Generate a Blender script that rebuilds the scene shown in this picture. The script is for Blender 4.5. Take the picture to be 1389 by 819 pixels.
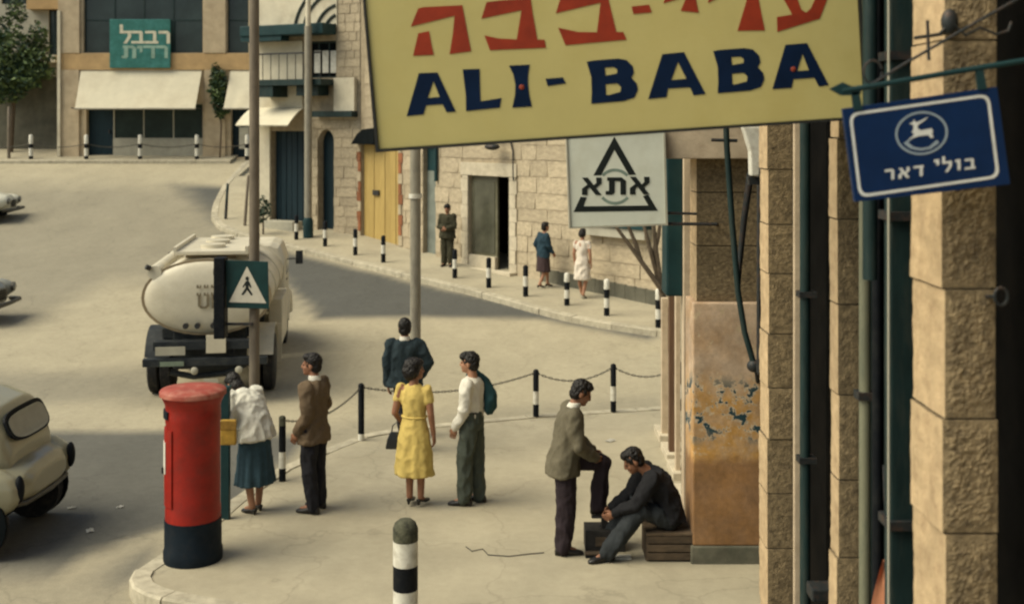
import bpy, bmesh, math, random
from mathutils import Vector, Matrix, noise
from mathutils.geometry import tessellate_polygon
import numpy as np
random.seed(7)
for _o in list(bpy.data.objects): bpy.data.objects.remove(_o)
SC = bpy.context.scene
COL = SC.collection
# ------------------------------------------------------------------ camera
F = 1600.0; CX = 694.5; HY = 170.0; CH = 4.24       # focal length in photo pixels, horizon row, eye height
cam_d = bpy.data.cameras.new('camera'); cam = bpy.data.objects.new('camera', cam_d); COL.objects.link(cam)
cam.location = (0, 0, CH); cam.rotation_euler = (math.radians(90), 0, 0)
cam_d.sensor_width = 36; cam_d.lens = 36 * F / 1389
cam_d.shift_y = -(409.5 - HY) / 1389
cam_d.clip_end = 2000; cam_d.clip_start = 0.05
cam_d.dof.use_dof = True; cam_d.dof.focus_distance = 10.0; cam_d.dof.aperture_fstop = 2.6
SC.camera = cam
# ------------------------------------------------------------------ light
SUN_DIR = Vector((-0.62, -0.20, 0.78)).normalized()
w = bpy.data.worlds.new('World'); SC.world = w; w.use_nodes = True
nt = w.node_tree
sky = nt.nodes.new('ShaderNodeTexSky'); sky.sky_type = 'NISHITA'; sky.sun_disc = False
sky.sun_elevation = math.asin(SUN_DIR.z); sky.sun_rotation = math.atan2(SUN_DIR.x, SUN_DIR.y)
sky.dust_density = 5.0; sky.air_density = 1.0; sky.altitude = 700
nt.nodes['Background'].inputs['Strength'].default_value = 0.085
nt.links.new(sky.outputs[0], nt.nodes['Background'].inputs['Color'])
sun_d = bpy.data.lights.new('sun', 'SUN'); sun = bpy.data.objects.new('sun', sun_d); COL.objects.link(sun)
sun_d.energy = 2.3; sun_d.angle = math.radians(50); sun_d.color = (1.0, 0.93, 0.80)
sun.rotation_euler = (-SUN_DIR).to_track_quat('-Z', 'Y').to_euler(); sun.location = (-20, 0, 30)
vs = SC.view_settings
vs.view_transform = 'Standard'; vs.look = 'None'; vs.gamma = 1.0; vs.exposure = 0.75; vs.use_curve_mapping = False
vs.use_white_balance = True; vs.white_balance_temperature = 7050; vs.white_balance_tint = 2
SC.render.engine = 'CYCLES'; SC.cycles.use_denoising = True
SC.cycles.filter_width = 2.3; SC.cycles.max_bounces = 6
# ------------------------------------------------------------------ terrain and pixel helpers
GP = [(0,0),(21,0),(24,.05),(25.8,.1),(28.9,.27),(32.6,.53),(35.7,.87),(38.8,1.3),(43,1.98),(49.2,2.95),(56,3.9),(75,5.2),(200,9)]
def g(d):
    """height of the pavements above the near pavement, by distance (the road lies KERB lower)"""
    xs = GP
    if d <= xs[0][0]: return 0.0
    for i in range(len(xs) - 1):
        if xs[i][0] <= d <= xs[i+1][0]:
            x0, y0 = xs[i]; x1, y1 = xs[i+1]
            def sl(k):
                if k <= 0 or k >= len(xs) - 1: return 0.0
                a = (xs[k][1]-xs[k-1][1])/(xs[k][0]-xs[k-1][0]); b = (xs[k+1][1]-xs[k][1])/(xs[k+1][0]-xs[k][0])
                return 0 if a*b <= 0 else 2*a*b/(a+b)
            t = (d-x0)/(x1-x0); h = x1-x0
            return (2*t**3-3*t*t+1)*y0+(t**3-2*t*t+t)*h*sl(i)+(-2*t**3+3*t*t)*y1+(t**3-t*t)*h*sl(i+1)
    return xs[-1][1]
KERB = 0.13
def P(px, py, d): return Vector(((px-CX)*d/F, d, CH-(py-HY)*d/F))
def hit(px, py, off=0.0):
    """where the ray through a photo pixel meets the ground (off metres above pavement level)"""
    lo, hi = 2.0, 120.0
    for _ in range(60):
        m = (lo+hi)/2
        if CH-(py-HY)*m/F > g(m)+off: lo = m
        else: hi = m
    return Vector(((px-CX)*lo/F, lo, g(lo)+off))
def s_at(d): return F/d
# ------------------------------------------------------------------ mesh helpers
ORG = {}
def setp(o, label=None, cat=None, group=None, kind=None):
    if label: o['label'] = label
    if cat: o['category'] = cat
    if group: o['group'] = group
    if kind: o['kind'] = kind
    return o
def thing(name, loc, label, cat, group=None):
    o = bpy.data.objects.new(name, None); COL.objects.link(o); o.empty_display_size = 0.2
    o.location = loc; ORG[o.name] = Vector(loc)
    return setp(o, label, cat, group)
def link(name, me, mat, parent, smooth=False):
    o = bpy.data.objects.new(name, me); COL.objects.link(o)
    if mat is not None: me.materials.append(mat)
    if parent is not None: o.parent = parent; ORG[o.name] = ORG[parent.name]
    else: ORG[o.name] = Vector((0,0,0))
    if smooth: me.polygons.foreach_set('use_smooth', [True]*len(me.polygons))
    return o
class MB:
    def __init__(s, xf=None): s.v = []; s.f = []; s.xf = xf or Matrix.Identity(4)
    def add(s, vs, fs):
        b = len(s.v); s.v += [s.xf @ Vector(v) for v in vs]; s.f += [tuple(i+b for i in f) for f in fs]; return s
    def box(s, x0, x1, y0, y1, z0, z1):
        vs = [(x,y,z) for z in (z0,z1) for y in (y0,y1) for x in (x0,x1)]
        return s.add(vs, [(0,2,3,1),(4,5,7,6),(0,1,5,4),(2,6,7,3),(0,4,6,2),(1,3,7,5)])
    def tube(s, pts, rad, seg=10, flat=None):
        pts = [Vector(p) for p in pts]; n = len(pts)
        if not hasattr(rad, '__len__'): rad = [rad]*n
        vs = []; up = None
        for i, p in enumerate(pts):
            t = (pts[min(i+1,n-1)]-pts[max(i-1,0)])
            t = t.normalized() if t.length > 1e-9 else Vector((0,0,1))
            if up is None: up = Vector((1,0,0)) if abs(t.x) < .8 else Vector((0,1,0))
            a = (up - t*up.dot(t)).normalized(); b = t.cross(a); up = a
            for k in range(seg):
                q = 2*math.pi*k/seg; vs.append(p+(a*math.cos(q)+b*math.sin(q))*rad[i])
        fs = [(i*seg+k, i*seg+(k+1)%seg, (i+1)*seg+(k+1)%seg, (i+1)*seg+k) for i in range(n-1) for k in range(seg)]
        fs += [tuple(range(seg-1,-1,-1)), tuple((n-1)*seg+k for k in range(seg))]
        return s.add(vs, fs)
    def loft(s, rings):
        seg = len(rings[0]); n = len(rings); vs = [p for r in rings for p in r]
        fs = [(i*seg+k, i*seg+(k+1)%seg, (i+1)*seg+(k+1)%seg, (i+1)*seg+k) for i in range(n-1) for k in range(seg)]
        fs += [tuple(range(seg-1,-1,-1)), tuple((n-1)*seg+k for k in range(seg))]
        return s.add(vs, fs)
    def lathe(s, prof, c=(0,0,0), seg=28):
        rings = [[(c[0]+r*math.cos(2*math.pi*k/seg), c[1]+r*math.sin(2*math.pi*k/seg), c[2]+z) for k in range(seg)] for r, z in prof]
        return s.loft(rings)
    def ell(s, c, r, R=None, nu=14, nv=9):
        c = Vector(c); vs = [];
        for i in range(1, nv):
            t = math.pi*i/nv
            for k in range(nu):
                q = 2*math.pi*k/nu
                v = Vector((r[0]*math.sin(t)*math.cos(q), r[1]*math.sin(t)*math.sin(q), r[2]*math.cos(t)))
                vs.append(c+(R @ v if R else v))
        z = Vector((0,0,r[2])); z = R @ z if R else z
        vs += [c+z, c-z]; m = (nv-1)*nu
        fs = [(i*nu+k,(i+1)*nu+k,(i+1)*nu+(k+1)%nu,i*nu+(k+1)%nu) for i in range(nv-2) for k in range(nu)]
        fs += [(m,k,(k+1)%nu) for k in range(nu)] + [(m+1,(nv-2)*nu+(k+1)%nu,(nv-2)*nu+k) for k in range(nu)]
        return s.add(vs, fs)
    def flat(s, loops, fn, th=0.003, n=(0,-1,0)):
        """a thin plate from 2-D loops (first outer, then holes) placed by fn(x, y) -> point; n is its front"""
        L = [[Vector(fn(*p)) for p in lp] for lp in loops]; n = Vector(n)*th
        flatp = [p for lp in L for p in lp]; N = len(flatp)
        tr = tessellate_polygon(L)
        fs = []
        for t in tr:
            a, b, c = [flatp[i] for i in t]
            t = tuple(t)
            if (b-a).cross(c-a).dot(n) < 0: t = t[::-1]
            fs.append(t); fs.append(tuple(i+N for i in t[::-1]))
        k = 0
        for lp in L:
            m = len(lp)
            for i in range(m): fs.append((k+i, k+(i+1)%m, N+k+(i+1)%m, N+k+i))
            k += m
        return s.add([p+n for p in flatp]+flatp, fs)
    def mesh(s, name, o):
        me = bpy.data.meshes.new(name); me.from_pydata([tuple(v-o) for v in s.v], [], s.f); me.validate(); me.update()
        bm = bmesh.new(); bm.from_mesh(me); bmesh.ops.recalc_face_normals(bm, faces=bm.faces); bm.to_mesh(me); bm.free()
        return me
    def build(s, name, mat, parent=None, smooth=False, bevel=0.0):
        o = ORG[parent.name] if parent else Vector((0,0,0))
        me = s.mesh(name, o)
        if bevel:
            bm = bmesh.new(); bm.from_mesh(me)
            bmesh.ops.bevel(bm, geom=[e for e in bm.edges if e.is_manifold and e.calc_face_angle(0) > .6], offset=bevel, segments=2, affect='EDGES', profile=.6)
            bm.to_mesh(me); bm.free()
        ob = link(name, me, mat, parent, smooth)
        if smooth:
            try: me.set_sharp_from_angle(angle=math.radians(50))
            except Exception: pass
        return ob
    def organic(s, name, mat, parent, voxel=.012, it=4, amp=0.0, nsc=(9,9,5), extra=None, amp2=0.0):
        """one continuous surface: union of the closed shapes, smoothed, with folds of height amp"""
        o = ORG[parent.name] if parent else Vector((0,0,0))
        me = s.mesh(name+'_raw', o); t = bpy.data.objects.new('tmp', me); COL.objects.link(t)
        m = t.modifiers.new('r', 'REMESH'); m.mode = 'VOXEL'; m.voxel_size = voxel
        if it: m = t.modifiers.new('s', 'SMOOTH'); m.factor = .5; m.iterations = it
        dg = bpy.context.evaluated_depsgraph_get(); me2 = bpy.data.meshes.new_from_object(t.evaluated_get(dg))
        bpy.data.objects.remove(t); bpy.data.meshes.remove(me); me2.name = name
        if amp:
            off = Vector((random.random()*50, random.random()*50, 0))
            cs = [v.co.copy() for v in me2.vertices]; ns = [v.normal.copy() for v in me2.vertices]
            for v, c, nn in zip(me2.vertices, cs, ns):
                q = Vector((c.x*nsc[0], c.y*nsc[1], c.z*nsc[2]))+off
                d = 1-abs(noise.noise(q))*2.6
                v.co = c+nn*(amp*(d-.2)+amp2*noise.noise(q*4))
        if extra is not None and extra.v:
            b = len(me2.vertices)
            vs_ = [tuple(v.co) for v in me2.vertices]+[tuple(v-o) for v in extra.v]
            fs_ = [tuple(p.vertices) for p in me2.polygons]+[tuple(i+b for i in f) for f in extra.f]
            bpy.data.meshes.remove(me2); me2 = bpy.data.meshes.new(name); me2.from_pydata(vs_, [], fs_); me2.update()
        return link(name, me2, mat, parent, True)
def dup(root, delta, label=None):
    """copy a thing with its parts and sub-parts"""
    def cp(o, par):
        c = o.copy(); COL.objects.link(c); c.parent = par
        for ch in [x for x in o.children]: cp(ch, c)
        return c
    r = cp(root, None); r.location = Vector(root.location)+Vector(delta)
    if label: r['label'] = label
    return r
# ------------------------------------------------------------------ materials
MATS = {}
def mat(name, col, rough=.8, var=.18, scale=6.0, bump=0.0, bscale=60.0, metal=0.0, rnd=0.0, dirt=None, dirt_amt=.5, dscale=2.0, coat=0.0, world=True, stretch=(1,1,1), spec=.3):
    if name in MATS: return MATS[name]
    m = bpy.data.materials.new(name); m.use_nodes = True; n = m.node_tree.nodes; l = m.node_tree.links
    b = n['Principled BSDF']; b.inputs['Roughness'].default_value = rough; b.inputs['Metallic'].default_value = metal
    b.inputs['Specular IOR Level'].default_value = spec
    if coat: b.inputs['Coat Weight'].default_value = coat; b.inputs['Coat Roughness'].default_value = .15
    tc = n.new('ShaderNodeTexCoord'); mp = n.new('ShaderNodeMapping'); mp.inputs['Scale'].default_value = stretch
    l.new(tc.outputs['Object'], mp.inputs['Vector'])
    a = n.new('ShaderNodeTexNoise'); a.inputs['Scale'].default_value = scale; a.inputs['Detail'].default_value = 6; a.inputs['Roughness'].default_value = .65
    l.new(mp.outputs[0], a.inputs['Vector'])
    r = n.new('ShaderNodeMapRange'); r.inputs['From Min'].default_value = .3; r.inputs['From Max'].default_value = .7
    r.inputs['To Min'].default_value = 1-var; r.inputs['To Max'].default_value = 1+var
    l.new(a.outputs['Fac'], r.inputs['Value'])
    src = r.outputs[0]
    if rnd:
        oi = n.new('ShaderNodeObjectInfo'); r2 = n.new('ShaderNodeMapRange'); r2.inputs['To Min'].default_value = 1-rnd; r2.inputs['To Max'].default_value = 1+rnd
        l.new(oi.outputs['Random'], r2.inputs['Value']); mu = n.new('ShaderNodeMath'); mu.operation = 'MULTIPLY'
        l.new(src, mu.inputs[0]); l.new(r2.outputs[0], mu.inputs[1]); src = mu.outputs[0]
    mx = n.new('ShaderNodeVectorMath'); mx.operation = 'SCALE'; mx.inputs[0].default_value = col[:3]; l.new(src, mx.inputs['Scale'])
    csrc = mx.outputs[0]
    if dirt:
        d = n.new('ShaderNodeTexNoise'); d.inputs['Scale'].default_value = dscale; d.inputs['Detail'].default_value = 8; d.inputs['Roughness'].default_value = .7
        l.new(mp.outputs[0], d.inputs['Vector'])
        dr = n.new('ShaderNodeMapRange'); dr.inputs['From Min'].default_value = .48; dr.inputs['From Max'].default_value = .68; dr.inputs['To Max'].default_value = dirt_amt
        l.new(d.outputs['Fac'], dr.inputs['Value'])
        mm = n.new('ShaderNodeMixRGB'); mm.inputs['Color2'].default_value = (*dirt, 1)
        l.new(dr.outputs[0], mm.inputs['Fac']); l.new(csrc, mm.inputs['Color1']); csrc = mm.outputs[0]
    l.new(csrc, b.inputs['Base Color'])
    if bump:
        bn = n.new('ShaderNodeTexNoise'); bn.inputs['Scale'].default_value = bscale; bn.inputs['Detail'].default_value = 5
        l.new(mp.outputs[0], bn.inputs['Vector']); bp = n.new('ShaderNodeBump'); bp.inputs['Strength'].default_value = bump; bp.inputs['Distance'].default_value = .01
        l.new(bn.outputs['Fac'], bp.inputs['Height']); l.new(bp.outputs[0], b.inputs['Normal'])
    MATS[name] = m
    return m
STONE = (.42,.35,.245)
m_stone = mat('stone', STONE, .9, .25, 5, .5, 30, rnd=.12, dirt=(.20,.16,.11), dirt_amt=.45, dscale=4)
m_joint = mat('stone_joint', (.31,.255,.175), .95, .25, 6, .3)
m_rock = mat('rock_face_shaded', (.225,.170,.098), .95, .45, 30, 0.5, 110, rnd=.08, dirt=(.07,.052,.034), dirt_amt=.75, dscale=26)  # rough fronts; their shade is also put into this darker colour
m_rock2 = mat('dressed_edge_lit', (.47,.345,.205), .9, .2, 9, .4, 60, rnd=.06, dirt=(.25,.16,.09), dirt_amt=.5, dscale=14)  # dressed left sides; light from the left also put into this paler colour
m_black = mat('black_paint', (.005,.0065,.009), .6, .2, 10, dirt=(.03,.03,.027), dirt_amt=.35, dscale=12, spec=.12)
m_white = mat('white_paint', (.62,.60,.52), .6, .12, 8, dirt=(.30,.26,.19), dirt_amt=.6, dscale=9)
m_dark = mat('dark_opening', (.006,.008,.009), .8, .3, 4, spec=.05)
m_iron = mat('iron', (.035,.04,.042), .55, .3, 20, metal=.4, dirt=(.10,.05,.03), dirt_amt=.6, dscale=20)
m_green = mat('green_paint', (.014,.030,.030), .5, .3, 6, spec=.2, dirt=(.05,.055,.045), dirt_amt=.5, dscale=7, stretch=(3,3,.5))
m_glass = mat('dark_glass', (.022,.034,.034), .18, .3, 1.5, spec=.5)
m_chain = mat('chain_steel', (.09,.085,.07), .5, .2, 30, metal=.6)
m_rubber = mat('tyre_rubber', (.015,.015,.016), .85, .2, 20, dirt=(.09,.08,.06), dirt_amt=.4, dscale=10)
m_grey_pole = mat('weathered_pole', (.25,.23,.18), .6, .2, 6, dirt=(.12,.10,.08), dirt_amt=.5, dscale=5, stretch=(2,2,.6))
m_brown_pole = mat('brown_pole', (.165,.135,.10), .65, .25, 6, dirt=(.09,.075,.06), dirt_amt=.5, dscale=5, stretch=(2,2,.6))
m_kerb = mat('kerb_stone', (.40,.36,.27), .9, .2, 7, .4, 60, rnd=.12, dirt=(.16,.14,.10), dirt_amt=.5, dscale=5)
# ================================================================== SETTING: road, pavements, kerbs
def sdist(x, y, poly):
    ins = False; dm = 1e9; n = len(poly)
    for i in range(n):
        x0, y0 = poly[i]; x1, y1 = poly[(i+1) % n]
        if (y0 > y) != (y1 > y) and x < (x1-x0)*(y-y0)/(y1-y0)+x0: ins = not ins
        dx, dy = x1-x0, y1-y0; t = max(0, min(1, ((x-x0)*dx+(y-y0)*dy)/(dx*dx+dy*dy+1e-9)))
        dm = min(dm, math.hypot(x-x0-t*dx, y-y0-t*dy))
    return dm if ins else -dm
# grey asphalt (1) and pale dusty surface (0): outlines read off the photograph, laid on the road itself, with two painted shadows
WEAR_SHADE = [([(230,250),(340,255),(300,310),(380,340),(570,385),(893,455),(893,462),(725,432),(560,430),(430,432),(400,400),(330,330),(250,300)], 1.0, 4),
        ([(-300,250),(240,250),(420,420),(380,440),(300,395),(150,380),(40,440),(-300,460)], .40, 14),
        ([(-400,585),(240,585),(420,590),(320,690),(150,735),(60,790),(-400,860)], .92, 5),
        ([(-300,500),(120,505),(210,492),(225,546),(-300,550)], .45, 10),  # shadow left of the truck, painted as a darker band
        ([(120,790),(180,740),(226,742),(178,800),(190,830),(120,840)], .75, 14),  # kerb's shadow painted as a dark smear on the road
        ([(400,585),(490,570),(560,562),(900,536),(900,556),(560,580),(430,612)], .30, 8),
        ([(-200,800),(120,780),(300,860),(500,1000),(-200,1000)], .25, 25)]
def wear_shade_at(p):
    if p.y < 2: return .4
    px = CX+p.x*F/p.y; py = HY+(CH-p.z)*F/p.y
    v = 0.0
    for poly, val, soft in WEAR_SHADE:
        d = sdist(px+noise.noise(p*1.3)*soft*.8, py+noise.noise(p*1.3+Vector((9,3,1)))*soft*.45, poly)
        k = max(0, min(1, .5+d/(2*soft))); v = v+(val-v)*k
    return v
xs = [-400,-200,-120,-80,-50,-36,-28]+[-22+.25*i for i in range(137)]+[15,20,30,50,90,200,400]
ys = [-60,-20,-6,0,3,5]+[6.5+.22*i for i in range(130)]+[36+.4*i for i in range(36)]+[52,56,62,70,80,100,140,200,300,600]
vsr = []; cols = []
for y in ys:
    for x in xs:
        p = Vector((x, y, g(y)-KERB)); vsr.append(p)
        cols.append(wear_shade_at(p) if -22 <= x <= 14 and 3 < y < 52 else .3)
nx = len(xs)
me = bpy.data.meshes.new('road'); me.from_pydata([tuple(v) for v in vsr], [], [(j*nx+i, j*nx+i+1, (j+1)*nx+i+1, (j+1)*nx+i) for j in range(len(ys)-1) for i in range(nx-1)])
at = me.attributes.new('wear', 'FLOAT', 'POINT'); at.data.foreach_set('value', cols)  # surface wear blend, painted shadows included
me.polygons.foreach_set('use_smooth', [True]*len(me.polygons))
def ground_mat(name, pale, grey, attr=True, var=.16):
    m = bpy.data.materials.new(name); m.use_nodes = True; n = m.node_tree.nodes; l = m.node_tree.links; b = n['Principled BSDF']
    b.inputs['Roughness'].default_value = .9; b.inputs['Specular IOR Level'].default_value = .2
    tc = n.new('ShaderNodeTexCoord')
    def nz(sc, det=6, st=(1,1,1)):
        mp = n.new('ShaderNodeMapping'); mp.inputs['Scale'].default_value = st; l.new(tc.outputs['Object'], mp.inputs['Vector'])
        a = n.new('ShaderNodeTexNoise'); a.inputs['Scale'].default_value = sc; a.inputs['Detail'].default_value = det; a.inputs['Roughness'].default_value = .7
        l.new(mp.outputs[0], a.inputs['Vector']); return a.outputs['Fac']
    mix = n.new('ShaderNodeMixRGB'); mix.inputs['Color1'].default_value = (*pale, 1); mix.inputs['Color2'].default_value = (*grey, 1)
    if attr:
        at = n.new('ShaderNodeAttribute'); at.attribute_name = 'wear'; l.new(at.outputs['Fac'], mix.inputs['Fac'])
    else:
        r = n.new('ShaderNodeMapRange'); r.inputs['From Min'].default_value = .42; r.inputs['From Max'].default_value = .72; l.new(nz(.8, 8), r.inputs['Value']); l.new(r.outputs[0], mix.inputs['Fac'])
    col = mix.outputs[0]
    for sc, amt, st in ((1.1, var*.6, (1,.5,1)), (9, var*.6, (1,1,1)), (90, var*1.1, (1,1,1))):
        r = n.new('ShaderNodeMapRange'); r.inputs['From Min'].default_value = .3; r.inputs['From Max'].default_value = .7; r.inputs['To Min'].default_value = 1-amt; r.inputs['To Max'].default_value = 1+amt
        l.new(nz(sc, 6, st), r.inputs['Value']); v = n.new('ShaderNodeVectorMath'); v.operation = 'SCALE'; l.new(col, v.inputs[0]); l.new(r.outputs[0], v.inputs['Scale']); col = v.outputs[0]
    # cracks and oil stains
    vo = n.new('ShaderNodeTexVoronoi'); vo.feature = 'DISTANCE_TO_EDGE'; vo.inputs['Scale'].default_value = .55; vo.inputs['Randomness'].default_value = 1
    wv = n.new('ShaderNodeVectorMath'); wv.operation = 'ADD'; l.new(tc.outputs['Object'], wv.inputs[0])
    wn = n.new('ShaderNodeTexNoise'); wn.inputs['Scale'].default_value = 1.6; wn.inputs['Detail'].default_value = 5; l.new(tc.outputs['Object'], wn.inputs['Vector']); l.new(wn.outputs['Color'], wv.inputs[1]); l.new(wv.outputs[0], vo.inputs['Vector'])
    cr = n.new('ShaderNodeMapRange'); cr.inputs['From Min'].default_value = 0; cr.inputs['From Max'].default_value = .012; cr.inputs['To Min'].default_value = .84; cr.inputs['To Max'].default_value = 1; l.new(vo.outputs['Distance'], cr.inputs['Value'])
    v = n.new('ShaderNodeVectorMath'); v.operation = 'SCALE'; l.new(col, v.inputs[0]); l.new(cr.outputs[0], v.inputs['Scale']); col = v.outputs[0]
    st = n.new('ShaderNodeMapRange'); st.inputs['From Min'].default_value = .64; st.inputs['From Max'].default_value = .74; st.inputs['To Min'].default_value = 1; st.inputs['To Max'].default_value = .86; l.new(nz(.9, 4), st.inputs['Value'])
    v = n.new('ShaderNodeVectorMath'); v.operation = 'SCALE'; l.new(col, v.inputs[0]); l.new(st.outputs[0], v.inputs['Scale']); col = v.outputs[0]
    l.new(col, b.inputs['Base Color'])
    bp = n.new('ShaderNodeBump'); bp.inputs['Strength'].default_value = .35; bp.inputs['Distance'].default_value = .01; l.new(nz(70, 4), bp.inputs['Height']); l.new(bp.outputs[0], b.inputs['Normal'])
    return m
PALE = (.36,.318,.225); GREY = (.088,.088,.080)
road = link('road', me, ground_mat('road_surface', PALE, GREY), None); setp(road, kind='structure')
m_pave = ground_mat('pavement_concrete', (.37,.33,.24), (.29,.258,.187), False, .10)

def pavement(name, poly, kerb_pts, stone_len, cat):
    """poly: world points of the outline; kerb_pts: the stretch of outline that carries kerb stones"""
    # fine sheet that follows the rising ground: rows in y
    mb = MB()
    L = [[Vector((p.x, p.y, 0)) for p in poly]]
    bm = bmesh.new(); vv = [bm.verts.new((p.x, p.y, 0)) for p in poly]
    tr = tessellate_polygon(L)
    for t in tr:
        try: bm.faces.new([vv[i] for i in t])
        except ValueError: pass
    y0 = min(p.y for p in poly); y1 = max(p.y for p in poly)
    yy = math.ceil(y0)
    while yy < y1:
        bmesh.ops.bisect_plane(bm, geom=bm.verts[:]+bm.edges[:]+bm.faces[:], plane_co=(0,yy+.013,0), plane_no=(0,1,0)); yy += 1.5
    ex = bmesh.ops.extrude_face_region(bm, geom=bm.faces[:])
    for v in [e for e in ex['geom'] if isinstance(e, bmesh.types.BMVert)]: v.co.z = -1
    for v in bm.verts: v.co.z = g(v.co.y)+(0 if v.co.z > -.5 else -.5)
    bmesh.ops.recalc_face_normals(bm, faces=bm.faces)
    me = bpy.data.meshes.new(name); bm.to_mesh(me); bm.free()
    o = setp(link(name, me, m_pave, None), kind='structure')
    # kerb stones, one object each
    pts = [kerb_pts[0]]
    for a, b in zip(kerb_pts, kerb_pts[1:]):
        n = max(1, int((b-a).length/.12))
        for i in range(1, n+1): pts.append(a.lerp(b, i/n))
    acc = [0]
    for a, b in zip(pts, pts[1:]): acc.append(acc[-1]+(b-a).length)
    tot = acc[-1]; k = max(1, round(tot/stone_len))
    def at(t):
        t = max(0, min(tot, t))
        for i in range(len(pts)-1):
            if acc[i+1] >= t: return pts[i].lerp(pts[i+1], (t-acc[i])/max(1e-6, acc[i+1]-acc[i]))
        return pts[-1]
    cen = sum(poly, Vector())/len(poly)
    for j in range(k):
        t0, t1 = tot*j/k+.006, tot*(j+1)/k-.006; m = 5; top = []
        dz = random.uniform(.006, .02); dn = random.uniform(-.012, .012)
        ins, out = [], []
        for i in range(m):
            t = t0+(t1-t0)*i/(m-1); p = at(t); d = (at(t+.25)-at(t-.25)).normalized(); nn = Vector((-d.y, d.x, 0)).normalized()
            if sdist(p.x+nn.x*.1, p.y+nn.y*.1, [(q.x,q.y) for q in poly]) > 0: nn = -nn
            out.append(p+nn*(.035+dn)); ins.append(p-nn*.16)
        mb = MB(); vs = []
        for a, b in zip(out, ins):
            za = g(a.y); zb = g(b.y)
            vs += [(a.x,a.y,za-.45),(a.x,a.y,za+dz-.02),(a.x-(a.x-b.x)*.12,a.y-(a.y-b.y)*.12,za+dz),(b.x,b.y,zb+dz),(b.x,b.y,zb-.45)]
        mb.loft([vs[i*5:i*5+5] for i in range(m)])
        mb.build('kerb_stone', m_kerb, o)
    return o
def pix(lst, off=0): return [hit(x, y, off) for x, y in lst]
edge = [(560,890),(420,852),(330,832),(262,820),(210,810),(186,799),(178,789),(186,774),(222,750),(275,712),(312,680),(381,634),(451,605),(491,590),(560,579),(640,571),(727,563),(832,556),(905,552),(1010,549)]
ke = [Vector((.55,3,0)), Vector((.5,6,0)), Vector((.2,8.2,0))]+pix(edge)
near_pave = pavement('pavement_near', ke+[Vector((14, ke[-1].y, 0)), Vector((14, 3, 0))], ke, .85, 'pavement')
fe = [(352,214),(330,221),(303,252),(291,275),(288,293),(297,305),(325,317),(367,326),(440,344),(505,360),(570,376),(640,393),(695,408),(760,426),(823,438),(893,448),(960,456)]
fk = pix(fe)
far_pave = pavement('pavement_far', fk+[Vector((18, fk[-1].y, 0)), Vector((18, 45, 0)), Vector((fk[0].x, 45, 0))], fk, 1.1, 'pavement')
hk = [Vector((x, 48.2, 0)) for x in (-40,-34,-28,-24,-20,-17,-14,-11.5)]
hill_pave = pavement('pavement_hill', hk+[Vector((-11.5, 60, 0)), Vector((-40, 60, 0))], hk, 1.4, 'pavement')

# ================================================================== posts and chains
def striped_post(p, h, bands, r=.045, lean=(0,0), head=None, name='bollard', label='', group='', cat='post'):
    t = thing(name, p, label, cat, group); xf = Matrix.Translation(p) @ Matrix.Rotation(lean[0], 4, 'X') @ Matrix.Rotation(lean[1], 4, 'Y')
    z = 0.0
    for i, (c, fr) in enumerate(bands):
        z1 = z+fr*h; last = i == len(bands)-1
        mb = MB(xf)
        prof = [(r,z-(.05 if i == 0 else 0)),(r,z1)] if not last else ([(r,z),(r,z1-r*.6),(r*.75,z1-r*.2),(r*.3,z1)] if head is None else [(r,z)]+[(r*a,z+(z1-z)*b) for a, b in head])
        mb.lathe(prof, seg=14); mb.build('band', {'b': m_black, 'w': m_white, 'm': m_moss}.get(c), t, True); z = z1
    return t
m_moss = mat('mossy_concrete', (.075,.075,.05), .95, .5, 18, .8, 40, dirt=(.02,.022,.018), dirt_amt=.8, dscale=14)
def chain(a, b, sag, parent_label, r=.011):
    n = 14; pts = [a.lerp(b, i/n)-Vector((0,0,sag*4*(i/n)*(1-i/n))) for i in range(n+1)]
    t = thing('chain', (a+b)/2-Vector((0,0,sag)), parent_label, 'chain', 'chains between the posts')
    mb = MB()
    tot = sum((p-q).length for p, q in zip(pts, pts[1:])); k = int(tot/.05)
    def at(u):
        u = max(0, min(1, u)); i = min(n-1, int(u*n)); return pts[i].lerp(pts[i+1], u*n-i)
    for j in range(k):
        p0, p1 = at((j-.25)/k), at((j+1.25)/k); d = (p1-p0).normalized()
        s = Vector((0,0,1)).cross(d).normalized(); u = s if j % 2 else d.cross(s)
        c = (p0+p1)/2; hl = (p1-p0).length/2
        mb.tube([c-d*hl, c-d*hl*.6+u*r, c+d*hl*.6+u*r, c+d*hl, c+d*hl*.6-u*r, c-d*hl*.6-u*r, c-d*hl], r*.42, 4)
    o = mb.build('links', m_chain, t); o['kind'] = 'stuff'
    return t
# near pavement edge
near = [(383,652,.78,[('b',.2),('w',.25),('b',.4),('m',.15)]), (490,597,.77,[('w',.12),('b',.88)]), (727,566,.70,[('b',.28),('w',.27),('b',.45)]), (832,559,.72,[('b',.24),('w',.3),('b',.46)])]
nl = ['striped chain post beside the man in the brown jacket', 'black chain post left of the woman in the yellow dress', 'black and white chain post left of the man resting his foot', 'black and white chain post nearest the shop wall']
npos = []
for (x, y, h, b), lb in zip(near, nl):
    p = hit(x, y); striped_post(p, h, b, .042, name='chain_post', label=lb, group='chain posts along the near pavement'); npos.append((p, h))
pe = hit(925, 556); striped_post(pe, .72, [('b',.24),('w',.3),('b',.46)], .042, name='chain_post', label='chain post at the end of the row, behind the shop wall', group='chain posts along the near pavement'); npos.append((pe, .72))
cl = ['sagging chain between the brown jacket man\'s post and the black post', 'sagging chain passing behind the woman in yellow and the boy', 'sagging chain left of the post nearest the shop wall', 'sagging chain running from the last post to the shop wall']
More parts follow.
